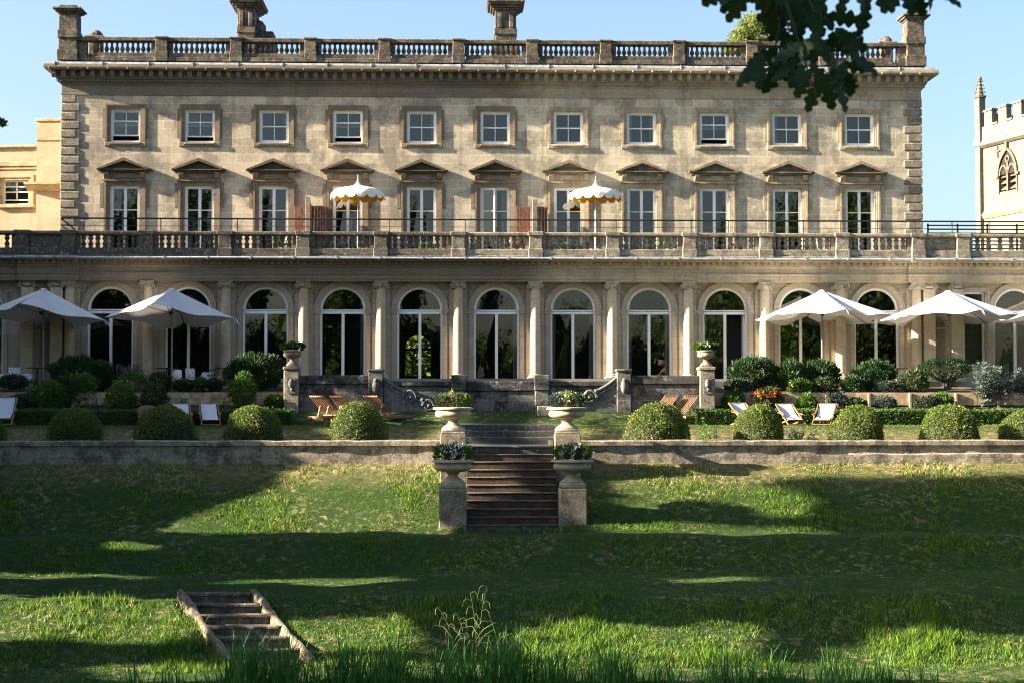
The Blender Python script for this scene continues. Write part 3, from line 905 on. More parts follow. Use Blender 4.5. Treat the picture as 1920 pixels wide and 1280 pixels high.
# --- ground floor arcade wall
GX0, GX1 = -25.0, 27.0
Z_ARC = zf(528, -.45)                        # underside of the architrave
Z_TR = zf(586, .15)
AR = 0.885
ZS = Z_TR + .10                              # springing
Z0 = -0.06
arches = [k * BAY for k in range(-5, 6)] + [-20.0, 20.55]
gw = MB()
def arch_panel(c, xa, xb):
    n = 20
    gw.add([(xa, 0, -.4), (c - AR, 0, -.4), (c - AR, 0, Z_ARC), (xa, 0, Z_ARC)], [(0, 1, 2, 3)])
    gw.add([(c + AR, 0, -.4), (xb, 0, -.4), (xb, 0, Z_ARC), (c + AR, 0, Z_ARC)], [(0, 1, 2, 3)])
    gw.add([(c - AR, 0, -.4), (c + AR, 0, -.4), (c + AR, 0, Z0), (c - AR, 0, Z0)], [(0, 1, 2, 3)])
    pts = [(c - AR * math.cos(PI * i / n), ZS + AR * math.sin(PI * i / n)) for i in range(n + 1)]
    for (xA, zA_), (xB, zB_) in zip(pts, pts[1:]):
        gw.add([(xA, 0, zA_), (xB, 0, zB_), (xB, 0, Z_ARC), (xA, 0, Z_ARC)], [(0, 1, 2, 3)])
    out = [(c - AR, Z0)] + pts + [(c + AR, Z0)]
    for (xA, zA_), (xB, zB_) in zip(out, out[1:]):
        gw.add([(xA, 0, zA_), (xA, .4, zA_), (xB, .4, zB_), (xB, 0, zB_)], [(3, 2, 1, 0)])
    gw.add([(c - AR, 0, Z0), (c + AR, 0, Z0), (c + AR, .4, Z0), (c - AR, .4, Z0)], [(0, 1, 2, 3)])
for k in range(-5, 6):
    arch_panel(k * BAY, k * BAY - 1.5, k * BAY + 1.5)
arch_panel(-20.0, -21.4, -18.5)
arch_panel(20.55, 19.5, 22)
# between: left niche bay and right niche bay with the narrow window
def niche(c, z0, z1, xa, xb):
    """wall panel with a round headed niche"""
    r, n = .36, 12
    gw.add([(xa, 0, -.4), (c - r, 0, -.4), (c - r, 0, Z_ARC), (xa, 0, Z_ARC)], [(0, 1, 2, 3)])
    gw.add([(c + r, 0, -.4), (xb, 0, -.4), (xb, 0, Z_ARC), (c + r, 0, Z_ARC)], [(0, 1, 2, 3)])
    gw.add([(c - r, 0, -.4), (c + r, 0, -.4), (c + r, 0, z0), (c - r, 0, z0)], [(0, 1, 2, 3)])
    pts = [(c - r * math.cos(PI * i / n), z1 - r + r * math.sin(PI * i / n)) for i in range(n + 1)]
    for (xA, zA_), (xB, zB_) in zip(pts, pts[1:]):
        gw.add([(xA, 0, zA_), (xB, 0, zB_), (xB, 0, Z_ARC), (xA, 0, Z_ARC)], [(0, 1, 2, 3)])
    rows = []
    for i in range(n + 1):
        a = PI * i / n
        col_ = [(c - r * math.cos(a), r * .8 * math.sin(a), z) for z in (z0, z1 - r)]
        for j in range(1, 6):
            b_ = j / 5 * PI / 2
            col_.append((c - r * math.cos(a) * math.cos(b_), r * .8 * math.sin(a) * math.cos(b_), z1 - r + r * math.sin(b_)))
        rows.append(col_)
    gw.sheet(rows)
niche(-17.35, .55, 2.45, -18.5, -16.5)
niche(17.35, .55, 2.45, 16.5, 18.2)
NWX, NWH, NZ0, NZ1 = 18.88, .43, .55, zf(546, .1)
holes_wall(gw, 18.2, 19.5, -.4, Z_ARC, 0, [(NWX - NWH, NWX + NWH, NZ0, NZ1)], .3)
gw.add([(GX0, 0, -.4), (-21.4, 0, -.4), (-21.4, 0, Z_ARC), (GX0, 0, Z_ARC)], [(0, 1, 2, 3)])
gw.add([(22, 0, -.4), (GX1, 0, -.4), (GX1, 0, Z_ARC), (22, 0, Z_ARC)], [(0, 1, 2, 3)])
gw.build('arcade_wall', 'ground_wall', house)
gi = MB()
gi.box(GX0, -3.66, .75, .8, -.3, Z_ARC); gi.box(-2.2, GX1, .75, .8, -.3, Z_ARC)
gi.box(-3.66, -2.2, .75, .8, 2.62, Z_ARC)
gi.box(-HW, HW, 2.7, 15.9, 4.4, 4.5)
gi.box(-4.2, -1.8, .8, 15.9, -.35, -.02); gi.box(-4.3, -4.2, .8, 15.9, -.3, 4.4); gi.box(-1.5, -1.4, .8, 15.9, -.3, 4.4)
gi.build('dark_interior', 'dark', house)

# --- arched french windows
def arch_ring(mb, c, r0, r1, z, y0, y1, n=24, a0=0.0, a1=PI):
    V = []
    for i in range(n + 1):
        a = a0 + (a1 - a0) * i / n
        for r, y in ((r0, y0), (r1, y0), (r1, y1), (r0, y1)):
            V.append((c - r * math.cos(a), y, z + r * math.sin(a)))
    Fc = []
    for i in range(n):
        for k in range(4):
            Fc.append((i * 4 + k, i * 4 + (k + 1) % 4, i * 4 + 4 + (k + 1) % 4, i * 4 + 4 + k))
    Fc += [(3, 2, 1, 0), (n * 4, n * 4 + 1, n * 4 + 2, n * 4 + 3)]
    mb.add(V, Fc)
def arch_window(openright=False):
    y = .14
    f_ = MB()
    t = .095
    arch_ring(f_, 0, AR - t, AR, ZS, y, y + .1)
    f_.box(-AR, -AR + t * .8, y, y + .1, Z0, ZS); f_.box(AR - t * .8, AR, y, y + .1, Z0, ZS)
    f_.box(-AR + t * .8, AR - t * .8, y - .02, y + .1, Z_TR - .07, Z_TR + .03)
    f_.box(-AR + t * .5, AR - t * .5, y - .01, y + .09, Z_TR + .05, Z_TR + .10)
    f_.box(-AR + t * .8, AR - t * .8, y - .01, y + .1, Z0, Z0 + .11)
    f_.box(-.055, .055, y + .003, y + .1, Z0 + .1, Z_TR - .06)
    f = f_.build('arched_window', 'white', house)
    r = AR - t
    zb_ = Z_TR + .10
    g_ = MB()
    n = 16
    pts = [(-r * math.cos(PI * i / n), y + .07, ZS + r * math.sin(PI * i / n)) for i in range(n + 1)]
    g_.add([(-r, y + .07, zb_)] + pts + [(r, y + .07, zb_)], [tuple(range(n + 3))[::-1]])
    g_.build('fanlight', 'glass', f)
    for s in (-1, 1):
        if s > 0 and openright:
            lf = MB()
            lf.box(0, .05, -.75, 0, Z0 + .12, Z_TR - .08)
            o = lf.build('open_leaf', 'white', f)
            lf2 = MB(); lf2.add([(.0, -.68, Z0 + .3), (.0, -.07, Z0 + .3), (.0, -.07, Z_TR - .15), (.0, -.68, Z_TR - .15)], [(0, 1, 2, 3)])
            o.location = (AR - t * .8 - .06, y + .85, 0)
            continue
        p = MB()
        tl = random.uniform(-.007, .007); t2 = random.uniform(-.007, .007)
        xa, xb = (.055, AR - t * .8)
        p.add([(s * xa, y + .06 + tl, Z0 + .11), (s * xb, y + .06 - tl, Z0 + .11), (s * xb, y + .06 - t2, Z_TR - .07), (s * xa, y + .06 + t2, Z_TR - .07)], [(0, 1, 2, 3) if s > 0 else (3, 2, 1, 0)])
        p.build('pane', 'glass', f)
    return f
def arch_mould():
    m = MB()
    for r0, r1, pr in ((AR + .0, AR + .06, .03), (AR + .06, AR + .18, .055), (AR + .18, AR + .225, .085)):
        arch_ring(m, 0, r0, r1, ZS, -pr, .02)
    for s in (-1, 1):
        m.box(s * (AR + .11) - .13, s * (AR + .11) + .13, -.075, .02, ZS - .16, ZS - .06)
        m.box(s * (AR + .11) - .15, s * (AR + .11) + .15, -.1, .02, ZS - .07, ZS - .001)
        m.box(s * (AR + .10) - .085, s * (AR + .10) + .085, -.035, .02, Z0, ZS - .155)
    return m.build('arch_moulding', 'ground_wall', house)
def spandrel():
    m = MB()
    zt = Z_ARC - .1
    rng_ = random.Random(5)
    for s in (-1, 1):
        m.box(s * .72 - .49, s * .72 + .49, -.03, .02, zt - .035, zt)
        m.box(s * 1.195 - .02, s * 1.195 + .02, -.029, .02, ZS + .2, zt - .03)
        for q in range(3):
            cx, cz, rr = (1.06 - q * .16, zt - .17 - (0, .02, -.03)[q], (.10, .085, .06)[q])
            if q == 2: cz = zt - .12
            pts = [(s * (cx + rr * (1 - a / 14) * math.cos(a * .75)), -.02, cz + rr * (1 - a / 14) * math.sin(a * .75)) for a in range(12)]
            m.tube(pts, .022, 5)
        for q in range(4):
            pts = [(s * (1.12 - .02 * q * q), -.015, zt - .3 - q * .12), (s * (1.07 - .02 * q), -.045, zt - .36 - q * .12), (s * 1.14, -.01, zt - .42 - q * .12)]
            m.tube(pts, [.018, .035, .012], 5)
    return m.build('spandrel_carving', 'ground_wall', house)
aw, am, sp = arch_window(), arch_mould(), spandrel()
first = True
for c in arches:
    for o in (aw, am, sp):
        if o is aw and abs(c - 9.0) < .1:
            q = arch_window(True); q.location.x = c
            continue
        q = o if first else copy_tree(o)
        q.location.x = c
    first = False
nw = MB()
nw.box(NWX - NWH, NWX - NWH + .08, .1, .2, NZ0, NZ1); nw.box(NWX + NWH - .08, NWX + NWH, .1, .2, NZ0, NZ1)
nw.box(NWX - NWH + .08, NWX + NWH - .08, .101, .2, NZ1 - .08, NZ1); nw.box(NWX - NWH + .08, NWX + NWH - .08, .09, .2, NZ0, NZ0 + .08)
nwo = nw.build('narrow_window', 'white', house)
g_ = MB(); g_.add([(NWX - NWH + .08, .16, NZ0 + .08), (NWX + NWH - .08, .162, NZ0 + .08), (NWX + NWH - .08, .16, NZ1 - .08), (NWX - NWH + .08, .16, NZ1 - .08)], [(0, 1, 2, 3)])
g_.build('pane', 'glass', nwo)
nm = MB()
for e0, e1, pr in ((NWH, NWH + .09, .03), (NWH + .089, NWH + .17, .06)):
    nm.box(NWX - e1, NWX - e0, -pr, .02, NZ0 - .02, NZ1 + e1 - NWH); nm.box(NWX + e0, NWX + e1, -pr, .02, NZ0 - .02, NZ1 + e1 - NWH)
    nm.box(NWX - e0, NWX + e0, -pr + .001, .02, NZ1 + e0 - NWH, NZ1 + e1 - NWH)
nm.cbox(NWX - .65, NWX + .65, -.12, .02, NZ0 - .12, NZ0 - .02, .015)
nm.build('window_surround', 'ground_wall', house)
for c in (-17.35, 17.35):
    nm = MB()
    arch_ring(nm, c, .36, .42, 2.45 - .36, -.04, .02, 14)
    nm.box(c - .44, c + .44, -.07, .02, 2.0, 2.06)
    nm.build('niche_moulding', 'ground_wall', house)
    nm = MB()
    nm.box(c - .42, c + .42, -.045, .02, Z_ARC - .55, Z_ARC - .12)
    for q in range(3):
        nm.ball((c - .14 + .14 * q, -.05, Z_ARC - .33 + (.05 if q == 1 else 0)), .10, 8, 5)
    nm.build('niche_panel', 'ground_wall', house)

# --- columns
CYc = -.27
ZCAP = zf(540, CYc - .2)
def column():
    m = MB()
    zc = ZCAP
    prof = [(.205, .22)] + [(.205 - .028 * (t / 8) ** 1.8, .22 + (zc - .22) * t / 8) for t in range(1, 9)] + [(.205, zc + .01), (.205, zc + .04)]
    m.lathe(prof, (0, CYc, 0), 24)
    o = m.build('column', 'column', house, smooth=40)
    b_ = MB()
    b_.box(-.29, .29, CYc - .29, CYc + .28, -.05, .08)
    b_.lathe([(.29, .079), (.295, .11), (.27, .14), (.235, .155), (.25, .18), (.235, .21), (.21, .225)], (0, CYc, 0), 20)
    b_.build('base', 'column', o, smooth=40)
    capital(o, CYc - .02)
    return o
def capital(o, yc, w_=.27, dep=.24):
    c = MB()
    zc = ZCAP
    zt = Z_ARC
    c.box(-w_, w_, yc - dep, yc + dep, zt - .05, zt - .002)
    c.lathe([(.2, zc + .02), (.245, zc + .075), (.245, zc + .12)], (0, yc, 0), 16)
    c.box(-w_ + .03, w_ - .03, yc - dep + .03, yc + dep - .03, zc + .11, zt - .051)
    for s in (-1, 1):
        vx, vz, vr = s * (w_ - .05), zc + .075, .105
        V = [(vx + vr * math.cos(2 * PI * i / 14), vz + vr * math.sin(2 * PI * i / 14)) for i in range(14)]
        c.prism(V, 'y', yc - dep + .02, yc + dep - .02)
        pts = [(vx - s * (vr * (1 - a / 19)) * math.cos(a * .7 + 1.2), yc - dep + .005, vz + vr * (1 - a / 19) * math.sin(a * .7 + 1.2)) for a in range(17)]
        c.tube(pts, .016, 5)
        c.ball((vx, yc - dep + .01, vz), .025, 6, 4)
    c.build('capital', 'trim_cap', o, smooth=40)
M['trim_cap'] = stone('capital_stone', (0.52, 0.45, 0.33), (0.42, 0.36, 0.26), None, grime=0.5, grime_col=(0.08, 0.07, 0.06), gscale=6, split=(0.0, (0.62, 0.6, 0.6)))
cl = column()
cl.location.x = -16.5
for k in range(-4, 7):
    c = copy_tree(cl); c.location.x = (k - .5) * BAY
def pilaster(w_, pr):
    m = MB()
    m.box(-w_ / 2, w_ / 2, -pr, .02, .2, ZCAP)
    o = m.build('pilaster', 'column', house)
    b_ = MB(); b_.box(-w_ / 2 - .06, w_ / 2 + .06, -pr - .06, .02, -.05, .1); b_.box(-w_ / 2 - .03, w_ / 2 + .03, -pr - .03, .02, .099, .2)
    b_.build('base', 'column', o)
    capital(o, -pr + .14, w_ / 2 + .06, .19)
    return o
pl = pilaster(.46, .42)
pl.location.x = 17.0 - .02
for X in (18.1, -16.98, -18.1):
    c = copy_tree(pl); c.location.x = X
for k in range(-6, 6):
    c = (k + .5) * BAY
    rp = MB()
    rp.box(c - .34, c + .34, -.09, .02, -.05, Z_ARC - .01)
    rp.box(c - .36, c + .36, -.115, -.08, ZS - .14, ZS - .02)
    rp.build('respond', 'ground_wall', house)

# --- entablature in three runs, the middle one flanked by slight breaks
zE = [zf(y, -.5) for y in (528, 516.5, 512.5, 503, 497, 491.5)]
ZG = zf(485, -1.0)
def run(x0, x1, e, cap0=True):
    def prism(prof, name, mat, parent=house):
        m = MB()
        m.prism([(-p, z) for p, z in prof], 'x', x0, x1)
        return m.build(name, mat, parent)
    b0 = -.3
    prism([(b0, zE[0]), (.46 + e, zE[0]), (.46 + e, zE[0] + .08), (.485 + e, zE[0] + .081), (.485 + e, zE[1]), (.53 + e, zE[1] + .02), (.53 + e, zE[2] - .01), (b0, zE[2] - .01)], 'architrave', 'entab')
    prism([(b0, zE[2] - .009), (.47 + e, zE[2] - .009), (.47 + e, zE[3]), (b0, zE[3])], 'frieze', 'entab')
    c = prism([(b0, zE[3] + .001), (.5 + e, zE[3] + .001), (.55 + e, zE[3] + .07), (.55 + e, zE[4]), (.58 + e, zE[4] + .005), (.58 + e, zE[5]), (.86 + e, zE[5] + .01), (.86 + e, zE[5] + .09), (.93 + e, ZG - .02), (.93 + e, ZG), (b0, ZG)], 'cornice', 'entab')
    m = MB()
    n = int((x1 - x0) / .25)
    for i in range(n):
        xx = x0 + (i + .5) * (x1 - x0) / n
        m.box(xx - .06, xx + .06, -.69 - e, -.57 - e, zE[4] + .0, zE[5] + .005)
    m.build('dentils', 'entab', c)['kind'] = 'stuff'
    m = MB()
    m.tube([(x0, -.95 - e, ZG + .01), (x1, -.95 - e, ZG + .01)], .045, 8)
    x = x0
    while x < x1:
        m.box(x, x + .05, -1.005 - e, -.9 - e, ZG - .04, ZG + .065); x += 1.65
    m.box(x0, x1, -.93 - e, -.3, ZG + .005, ZG + .03)
    m.build('gutter', 'lead', house)
run(GX0, -18.42, 0); run(-18.419, -16.1, .13); run(-16.099, 16.1, 0); run(16.101, 18.42, .13); run(18.421, GX1, 0)

# --- balcony
bf = MB()
bf.box(GX0, GX1, -.4, 2.6, Z_FLOOR - .12, Z_FLOOR)
bf.build('balcony_floor', 'paving', house)
rr = MB()
rr.box(GX0, -HW - .01, 0.45, 8, -.3, Z_FLOOR); rr.box(HW + .01, GX1, 0.45, 8, -.3, Z_FLOOR)
rr.build('side_wing_block', 'ground_wall', house)
PYL = -.42
c0, c1, c2, c3 = ZG + .03, zf(468, PYL), zf(443.5, PYL), zf(436.5, PYL)
bl = None
def squat_prof(h):
    r = .105
    return [(r, 0), (r, h * .08), (r * .6, h * .12), (r * .95, h * .27), (r * .98, h * .36), (r * .52, h * .50), (r * .5, h * .55), (r * .95, h * .68), (r * 1.0, h * .76), (r * .6, h * .88), (r, h * .92), (r, h)]
def lower_bay(xa, xb, n, solid=False):
    global bl
    m = MB()
    j = lambda: random.uniform(-.006, .006)
    m.cbox(xa, xb, PYL - .26, PYL + .2, c0, c0 + .12, .02)
    m.cbox(xa, xb, PYL - .20, PYL + .17, c0 + .11, c1 + j(), .03)
    m.cbox(xa, xb, PYL - .22, PYL + .18, c2 + j(), c3 + j(), .035)
    if solid:
        m.box(xa, xb, PYL - .1, PYL + .1, c1 - .01, c2 + .01)
    else:
        for d in (xa + .06, xb - .06):
            m.box(d - .08, d + .08, PYL - .1, PYL + .1, c1 - .01, c2 + .01)
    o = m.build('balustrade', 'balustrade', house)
    if solid: return
    for q in range(n):
        X = xa + .14 + (q + .5) * (xb - xa - .28) / n
        if bl is None:
            b_ = MB(); b_.lathe(squat_prof(c2 - c1 + .02), (0, 0, 0), 10, False)
            bl = b_.build('baluster', 'balustrade', o, smooth=50, loc=(X, PYL, c1 - .01))
        else:
            b_ = bl.copy(); col.objects.link(b_); b_.parent = o; b_.location = (X, PYL, c1 - .01)
piers = [(k + .5) * BAY for k in range(-6, 6)]
for a, b_ in zip(piers, piers[1:]):
    lower_bay(a + .27, b_ - .27, 8)
lower_bay(-18.0, -16.77, 0, True); lower_bay(16.77, 18.0, 0, True)
lower_bay(-21.2, -18.54, 6); lower_bay(18.54, 21.5, 6)
lower_bay(-24.5, -21.74, 0, True); lower_bay(22.04, 25, 0, True)
for X in piers + [-18.27, 18.27, -21.47, 21.77]:
    m = MB()
    m.cbox(X - .29, X + .29, PYL - .30, PYL + .24, c0, c1 + .02, .03)
    m.cbox(X - .25, X + .25, PYL - .25, PYL + .2, c1 + .01, c2 + .0, .02)
    m.cbox(X - .31, X + .31, PYL - .29, PYL + .24, c2 - .005, c3 + .02, .03)
    m.build('balustrade_pier', 'balustrade', house)

# --- railing above the balustrade
ry = -.05
zr0 = zf(412.5, ry)
xa, xb = xf(111, ry), 25.0
m = MB()
m.tube([(xa, ry, zr0), (xb, ry, zr0)], .034, 8)
ro = m.build('railing', 'black', house)
m = MB()
for dz in (.29, .5):
    m.tube([(xa, ry, zr0 - dz), (xb, ry, zr0 - dz)], .011, 5)
m.build('rail_wires', 'wire', ro)
X = xa + .9
first = None
while X < xb:
    if first is None:
        m = MB(); m.box(-.017, .017, ry - .02, ry + .02, zr0 - 1.5, zr0 - .02)
        first = m.build('rail_post', 'wire', ro, loc=(X, 0, 0))
    else:
        p_ = first.copy(); col.objects.link(p_); p_.parent = ro; p_.location = (X, 0, 0)
    X += 1.48
m = MB()
m.tube([(xa, ry, zr0), (xa + .55, ry + .05, zr0 - .45)], .03, 6)
m.tube([(xa, ry, zr0 - .28), (xa + .3, ry + .05, zr0 - .5)], .02, 6)
m.build('rail_brace', 'black', ro)

# --- the far window seen through the hall, and curtains
m = MB()
bw, bzt = .62, BZ1
arcp = [(BWX - bw * math.cos(PI * i / 12), bzt - bw + bw * math.sin(PI * i / 12)) for i in range(13)]
for (xa, za), (xb, zb_) in zip(arcp, arcp[1:]):
    m.add([(xa, 15.96, za), (xb, 15.96, zb_), (xb, 15.96, bzt + .01), (xa, 15.96, bzt + .01)], [(0, 1, 2, 3)])
m.box(BWX - bw, BWX + bw, 15.93, 15.98, bzt - bw - .12, bzt - bw)
m.box(BWX + .06, BWX + .14, 15.92, 15.97, BZ0, bzt - bw - .12)
m.build('garden_window', 'dark', house)
def curtain(x0, x1, y, z0, z1, n=5):
    m = MB()
    rows = []
    K = n * 6
    for i in range(K + 1):
        x = x0 + (x1 - x0) * i / K
        yy = y + .025 * math.sin(i / 6 * 2 * PI)
        rows.append([(x, yy, z0), (x + .01 * math.sin(i), yy, (z0 + z1) / 2), (x, yy, z1)])
    m.sheet(rows)
    return m.build('curtain', 'curtain', house, smooth=80)
for k, sides in ((2, (-1, 1)), (-1, (1,)), (4, (-1,)), (-3, (1,))):
    for s in sides:
        a, b_ = sorted((k * BAY + s * .53, k * BAY + s * .36))
        curtain(a, b_, UY + .30, Z_SILLT, Z_HEADT, 2)
for k, s, w_ in ((0, 1, .26), (-2, 1, .14), (2, -1, .12), (3, 1, .12), (5, 1, .14)):
    a, b_ = sorted((k * BAY + s * .52, k * BAY + s * (.52 - w_)))
    curtain(a, b_, UY + .36, Z_FLOOR, Z_DOOR, 3)
for k, sides in ((1, (-1, 1)), (2, (-1, 1)), (0, (1,)), (3, (-1,)), (-2, (1,))):
    for s in sides:
        a, b_ = sorted((k * BAY + s * .84, k * BAY + s * .66))
        curtain(a, b_, .5, 0.0, 3.2, 3)
# ================================================================== neighbouring buildings
# --- honey stone wing behind the left corner
wing = empty('side_wing', (-20.0, 9.0, 0), R(-7))
tag(wing, 'bright honey-coloured stone wing behind the left corner of the house', 'building')
def wz(py): return zf(py, 9.0, 50)
wx = lambda px: (xf(px, 9.0, 350) + 20.0)
m = MB()
zt = wz(272)
hx0, hx1 = wx(2), wx(53)
holes_wall(m, -9, wx(80), 0, zt - .1, 0, [(hx0, hx1, wz(383), wz(338))], .3)
m.box(-9, wx(80), .3, 7, 0, zt - .1)
m.build('wall', 'honey', wing)
m = MB()
m.cbox(-9, wx(80), -.12, .5, zt - .12, zt, .03)
m.cbox(-9, wx(80), -.1, .3, wz(312), wz(303), .02)
m.cbox(-9, wx(80), -.05, .3, wz(318), wz(312.2), .02)
m.build('string_course', 'honey_trim', wing)
m = MB()
m.box(wx(76), wx(108) + 1.5, -.5, 5, 0, wz(232))
m.build('projecting_bay', 'honey', wing)
m = MB()
m.cbox(wx(74), wx(109) + 1.5, -.56, 5, wz(232) + .0, wz(226.5), .02)
m.cbox(wx(75), wx(109) + 1.5, -.54, 4.9, wz(268), wz(262), .02)
m.prism([(-.52, wz(362)), (-1.0, wz(351)), (-1.0, wz(347)), (-.4, wz(347))], 'x', wx(60), wx(109) + 1.5)
m.build('cornice', 'honey_trim', wing)
m = MB()
for e0, e1, pr in ((0, .12, .05), (.119, .24, .1)):
    m.box(hx0 - e1, hx0 - e0, -pr, .02, wz(383) - .02, wz(338) + e1); m.box(hx1 + e0, hx1 + e1, -pr, .02, wz(383) - .02, wz(338) + e1)
    m.box(hx0 - e0, hx1 + e0, -pr + .001, .02, wz(338) + e0, wz(338) + e1)
m.cbox(hx0 - .3, hx1 + .3, -.16, .02, wz(383) - .16, wz(383) - .02, .02)
m.build('window_surround', 'honey_trim', wing)
m = MB()
z0, z1 = wz(383), wz(338)
m.box(hx0, hx0 + .06, .1, .2, z0, z1); m.box(hx1 - .06, hx1, .1, .2, z0, z1)
for z in (z1 - .06, (z0 + z1) / 2, z0 + .18, z0, z1 - .3): m.box(hx0 + .06, hx1 - .06, .101, .2, z, z + .05)
m.box((hx0 + hx1) / 2 - .02, (hx0 + hx1) / 2 + .02, .105, .19, z0 + .2, z1 - .05)
wo = m.build('sash_window', 'white', wing)
m = MB(); m.add([(hx0, .17, z0), (hx1, .17, z0), (hx1, .17, z1), (hx0, .17, z1)], [(0, 1, 2, 3)]); m.build('pane', 'glass', wo)

# --- church tower at the far right, its lit face running away from us
TY = 30.0
tc = at(1842, 400, TY)
church = empty('church_tower', (tc.x, TY, 0), R(-73.5))
tag(church, 'sunlit church tower with battlements and a corner pinnacle beyond the roof terrace', 'church tower')
# local x runs along the lit face towards us, local -y looks out of it
def tz(py): return zf(py, TY, 1842)
m = MB()
wx0, wx1 = 1.72, 3.30
wz0, wz1 = tz(368), tz(337)
holes_wall(m, 0, 8, 0, tz(275), 0, [(wx0, wx1, wz0, wz1)], .5)
n = 12
cxw, rw = (wx0 + wx1) / 2, (wx1 - wx0) / 2
m.box(.01, 8, .5, 8, 0, tz(275) - .01)
m.box(0, .02, 0, 8, 0, tz(275) - .02)
m.build('wall', 'church', church)
m = MB()
# pointed tracery head in front of the opening: hood mould, mullion, louvres
def parch(mm, c, r, z, y0, y1, t, n=10):
    L, Rr = [], []
    for i in range(n + 1):
        a = PI / 3 * i / n
        x_, z_ = 2 * r * math.cos(a) - r, 2 * r * math.sin(a)
        x2, z2 = (2 * r + t) * math.cos(a) - r, (2 * r + t) * math.sin(a)
        L.append(((c + x_, z + z_), (c + max(x2, 0), z + z2)))
    for s in (1, -1):
        for (p, q), (p2, q2) in zip(L, L[1:]):
            f = lambda P: (2 * c - P[0], P[1]) if s < 0 else P
            poly = [f(p), f(q), f(q2), f(p2)]
            mm.prism(poly if s > 0 else poly[::-1], 'y', y0, y1)
parch(m, cxw, rw, wz1 - .02, -.12, .06, .16)
for X in (wx0 - .12, wx1 + .0):
    m.box(X, X + .12, -.06, .06, wz0 - .1, wz1 - .019)
for X in (wx0 - .3, wx1 + .02):
    m.box(X, X + .28, -.14, .02, wz1 - .16, wz1 - .02)
m.box(cxw - .07, cxw + .07, -.07, .3, wz0, wz1 + .75)
parch(m, cxw - rw / 2, rw / 2 - .09, wz1 - .05, -.07, -.013, .12, 6); parch(m, cxw + rw / 2, rw / 2 - .09, wz1 - .05, -.07, -.013, .12, 6)
arch_ring(m, cxw, .12, .21, wz1 + .86, -.07, -.013, 16, 0, 2 * PI)
m.build('belfry_tracery', 'church_dark', church)
m = MB()
z = wz0 + .1
while z < wz1:
    m.prism([(.08, z), (.35, z + .22), (.35, z + .27), (.08, z + .06)], 'x', wx0, wx1)
    z += .36
m.build('louvres', 'church_dark', church)
m = MB(); m.box(wx0, wx1, .42, .48, wz0, wz1); 
pts = [(cxw - rw, wz1)] + [(cxw + 2 * rw * math.cos(a) - rw, wz1 + 2 * rw * math.sin(a)) for a in [PI / 3 * i / 8 for i in range(8)]] + [(cxw, wz1 + 1.732 * rw)] + [(cxw - 2 * rw * math.cos(a) + rw, wz1 + 2 * rw * math.sin(a)) for a in [PI / 3 * i / 8 for i in range(7, 0, -1)]]
m.prism(pts, 'y', -.01, .05)
m.build('dark_opening', 'dark', church)
m = MB()
zs_, zb_ = tz(275), tz(240)
m.prism([(-.3, zs_ - .02), (-.05, zs_ + .35), (.3, zs_ + .35), (.3, zs_ - .15), (-.1, zs_ - .15)], 'x', -.3, 8)
m.box(0, 8, -.06, .28, zs_ + .34, zb_)
m.box(-.06, .28, .281, 8, zs_ + .34, zb_)
x = .35
while x < 8:
    m.cbox(x, x + .75, -.07, .29, zb_ - .01, zb_ + .85, .03)
    m.prism([(-.14, zb_ + .84), (.35, zb_ + .84), (.29, zb_ + .97), (-.07, zb_ + .97)], 'x', x - .06, x + .81)
    m.prism([(-.14, zb_ - .02), (.35, zb_ - .02), (.29, zb_ + .1), (-.07, zb_ + .1)], 'x', x + .82, x + 1.3)
    x += 1.38
y = .6
while y < 8:
    m.cbox(-.07, .29, y, y + .75, zb_ - .01, zb_ + .85, .03); y += 1.38
m.prism([(-.16, tz(405)), (-.02, tz(398)), (.1, tz(398)), (.1, tz(412)), (-.06, tz(412))], 'x', -.3, 8)
m.build('battlement', 'church', church)
m = MB()
m.box(-.32, .12, -.22, .2, 0, tz(182))
m.prism([(-.6, tz(270)), (-.32, tz(255)), (-.32, tz(272))], 'y', -.2, .18)
m.build('corner_buttress', 'church', church)
m = MB()
zz = tz(184); zt = tz(143)
m.lathe([(.34, 0), (.36, .08), (.22, .1), (.06, zt - zz - .25), (.12, zt - zz - .2), (.12, zt - zz - .1), (.04, zt - zz)], (-.1, 0, zz), 8)
for q in range(5):
    h = .12 + q * .22
    r = .30 - q * .045
    for k in range(4):
        a = PI / 4 + k * PI / 2
        m.ball((-.1 + r * math.cos(a), r * math.sin(a), zz + h), .06, 6, 4)
m.build('pinnacle', 'church_dark', church)
m = MB()
cz = tz(293)
m.box(1.55, 1.63, -.08, .0, cz - .35, cz + .35); m.box(1.36, 1.82, -.08, 0, cz + .0, cz + .09)
m.box(2.42, 2.6, -.16, 0, wz1 + 1.3, wz1 + 2.1); m.box(2.3, 2.72, -.18, 0, wz1 + 2.0, wz1 + 2.2)
m.build('wall_cross', 'church_dark', church)

# --- slatted screen on the right-hand roof terrace
SY = 3.4
sz0, sz1 = 4.72, zf(421, SY, 1800)
sx0, sx1 = xf(1738, SY, 440), 24.5
scr = empty('slatted_fence', (sx0, SY, sz0))
tag(scr, 'black slatted metal fence on the flat roof right of the house', 'fence')
m = MB()
for q in range(11):
    z = .12 + q * (sz1 - sz0 - .2) / 10
    m.box(0, sx1 - sx0, -.015, .015, z, z + .055)
m.build('slats', 'black', scr)
X = .02
pst = None
while X < sx1 - sx0:
    m = MB(); m.box(X, X + .05, -.04, .04, .0, sz1 - sz0 + .02)
    m.build('post', 'black', scr); X += 1.25

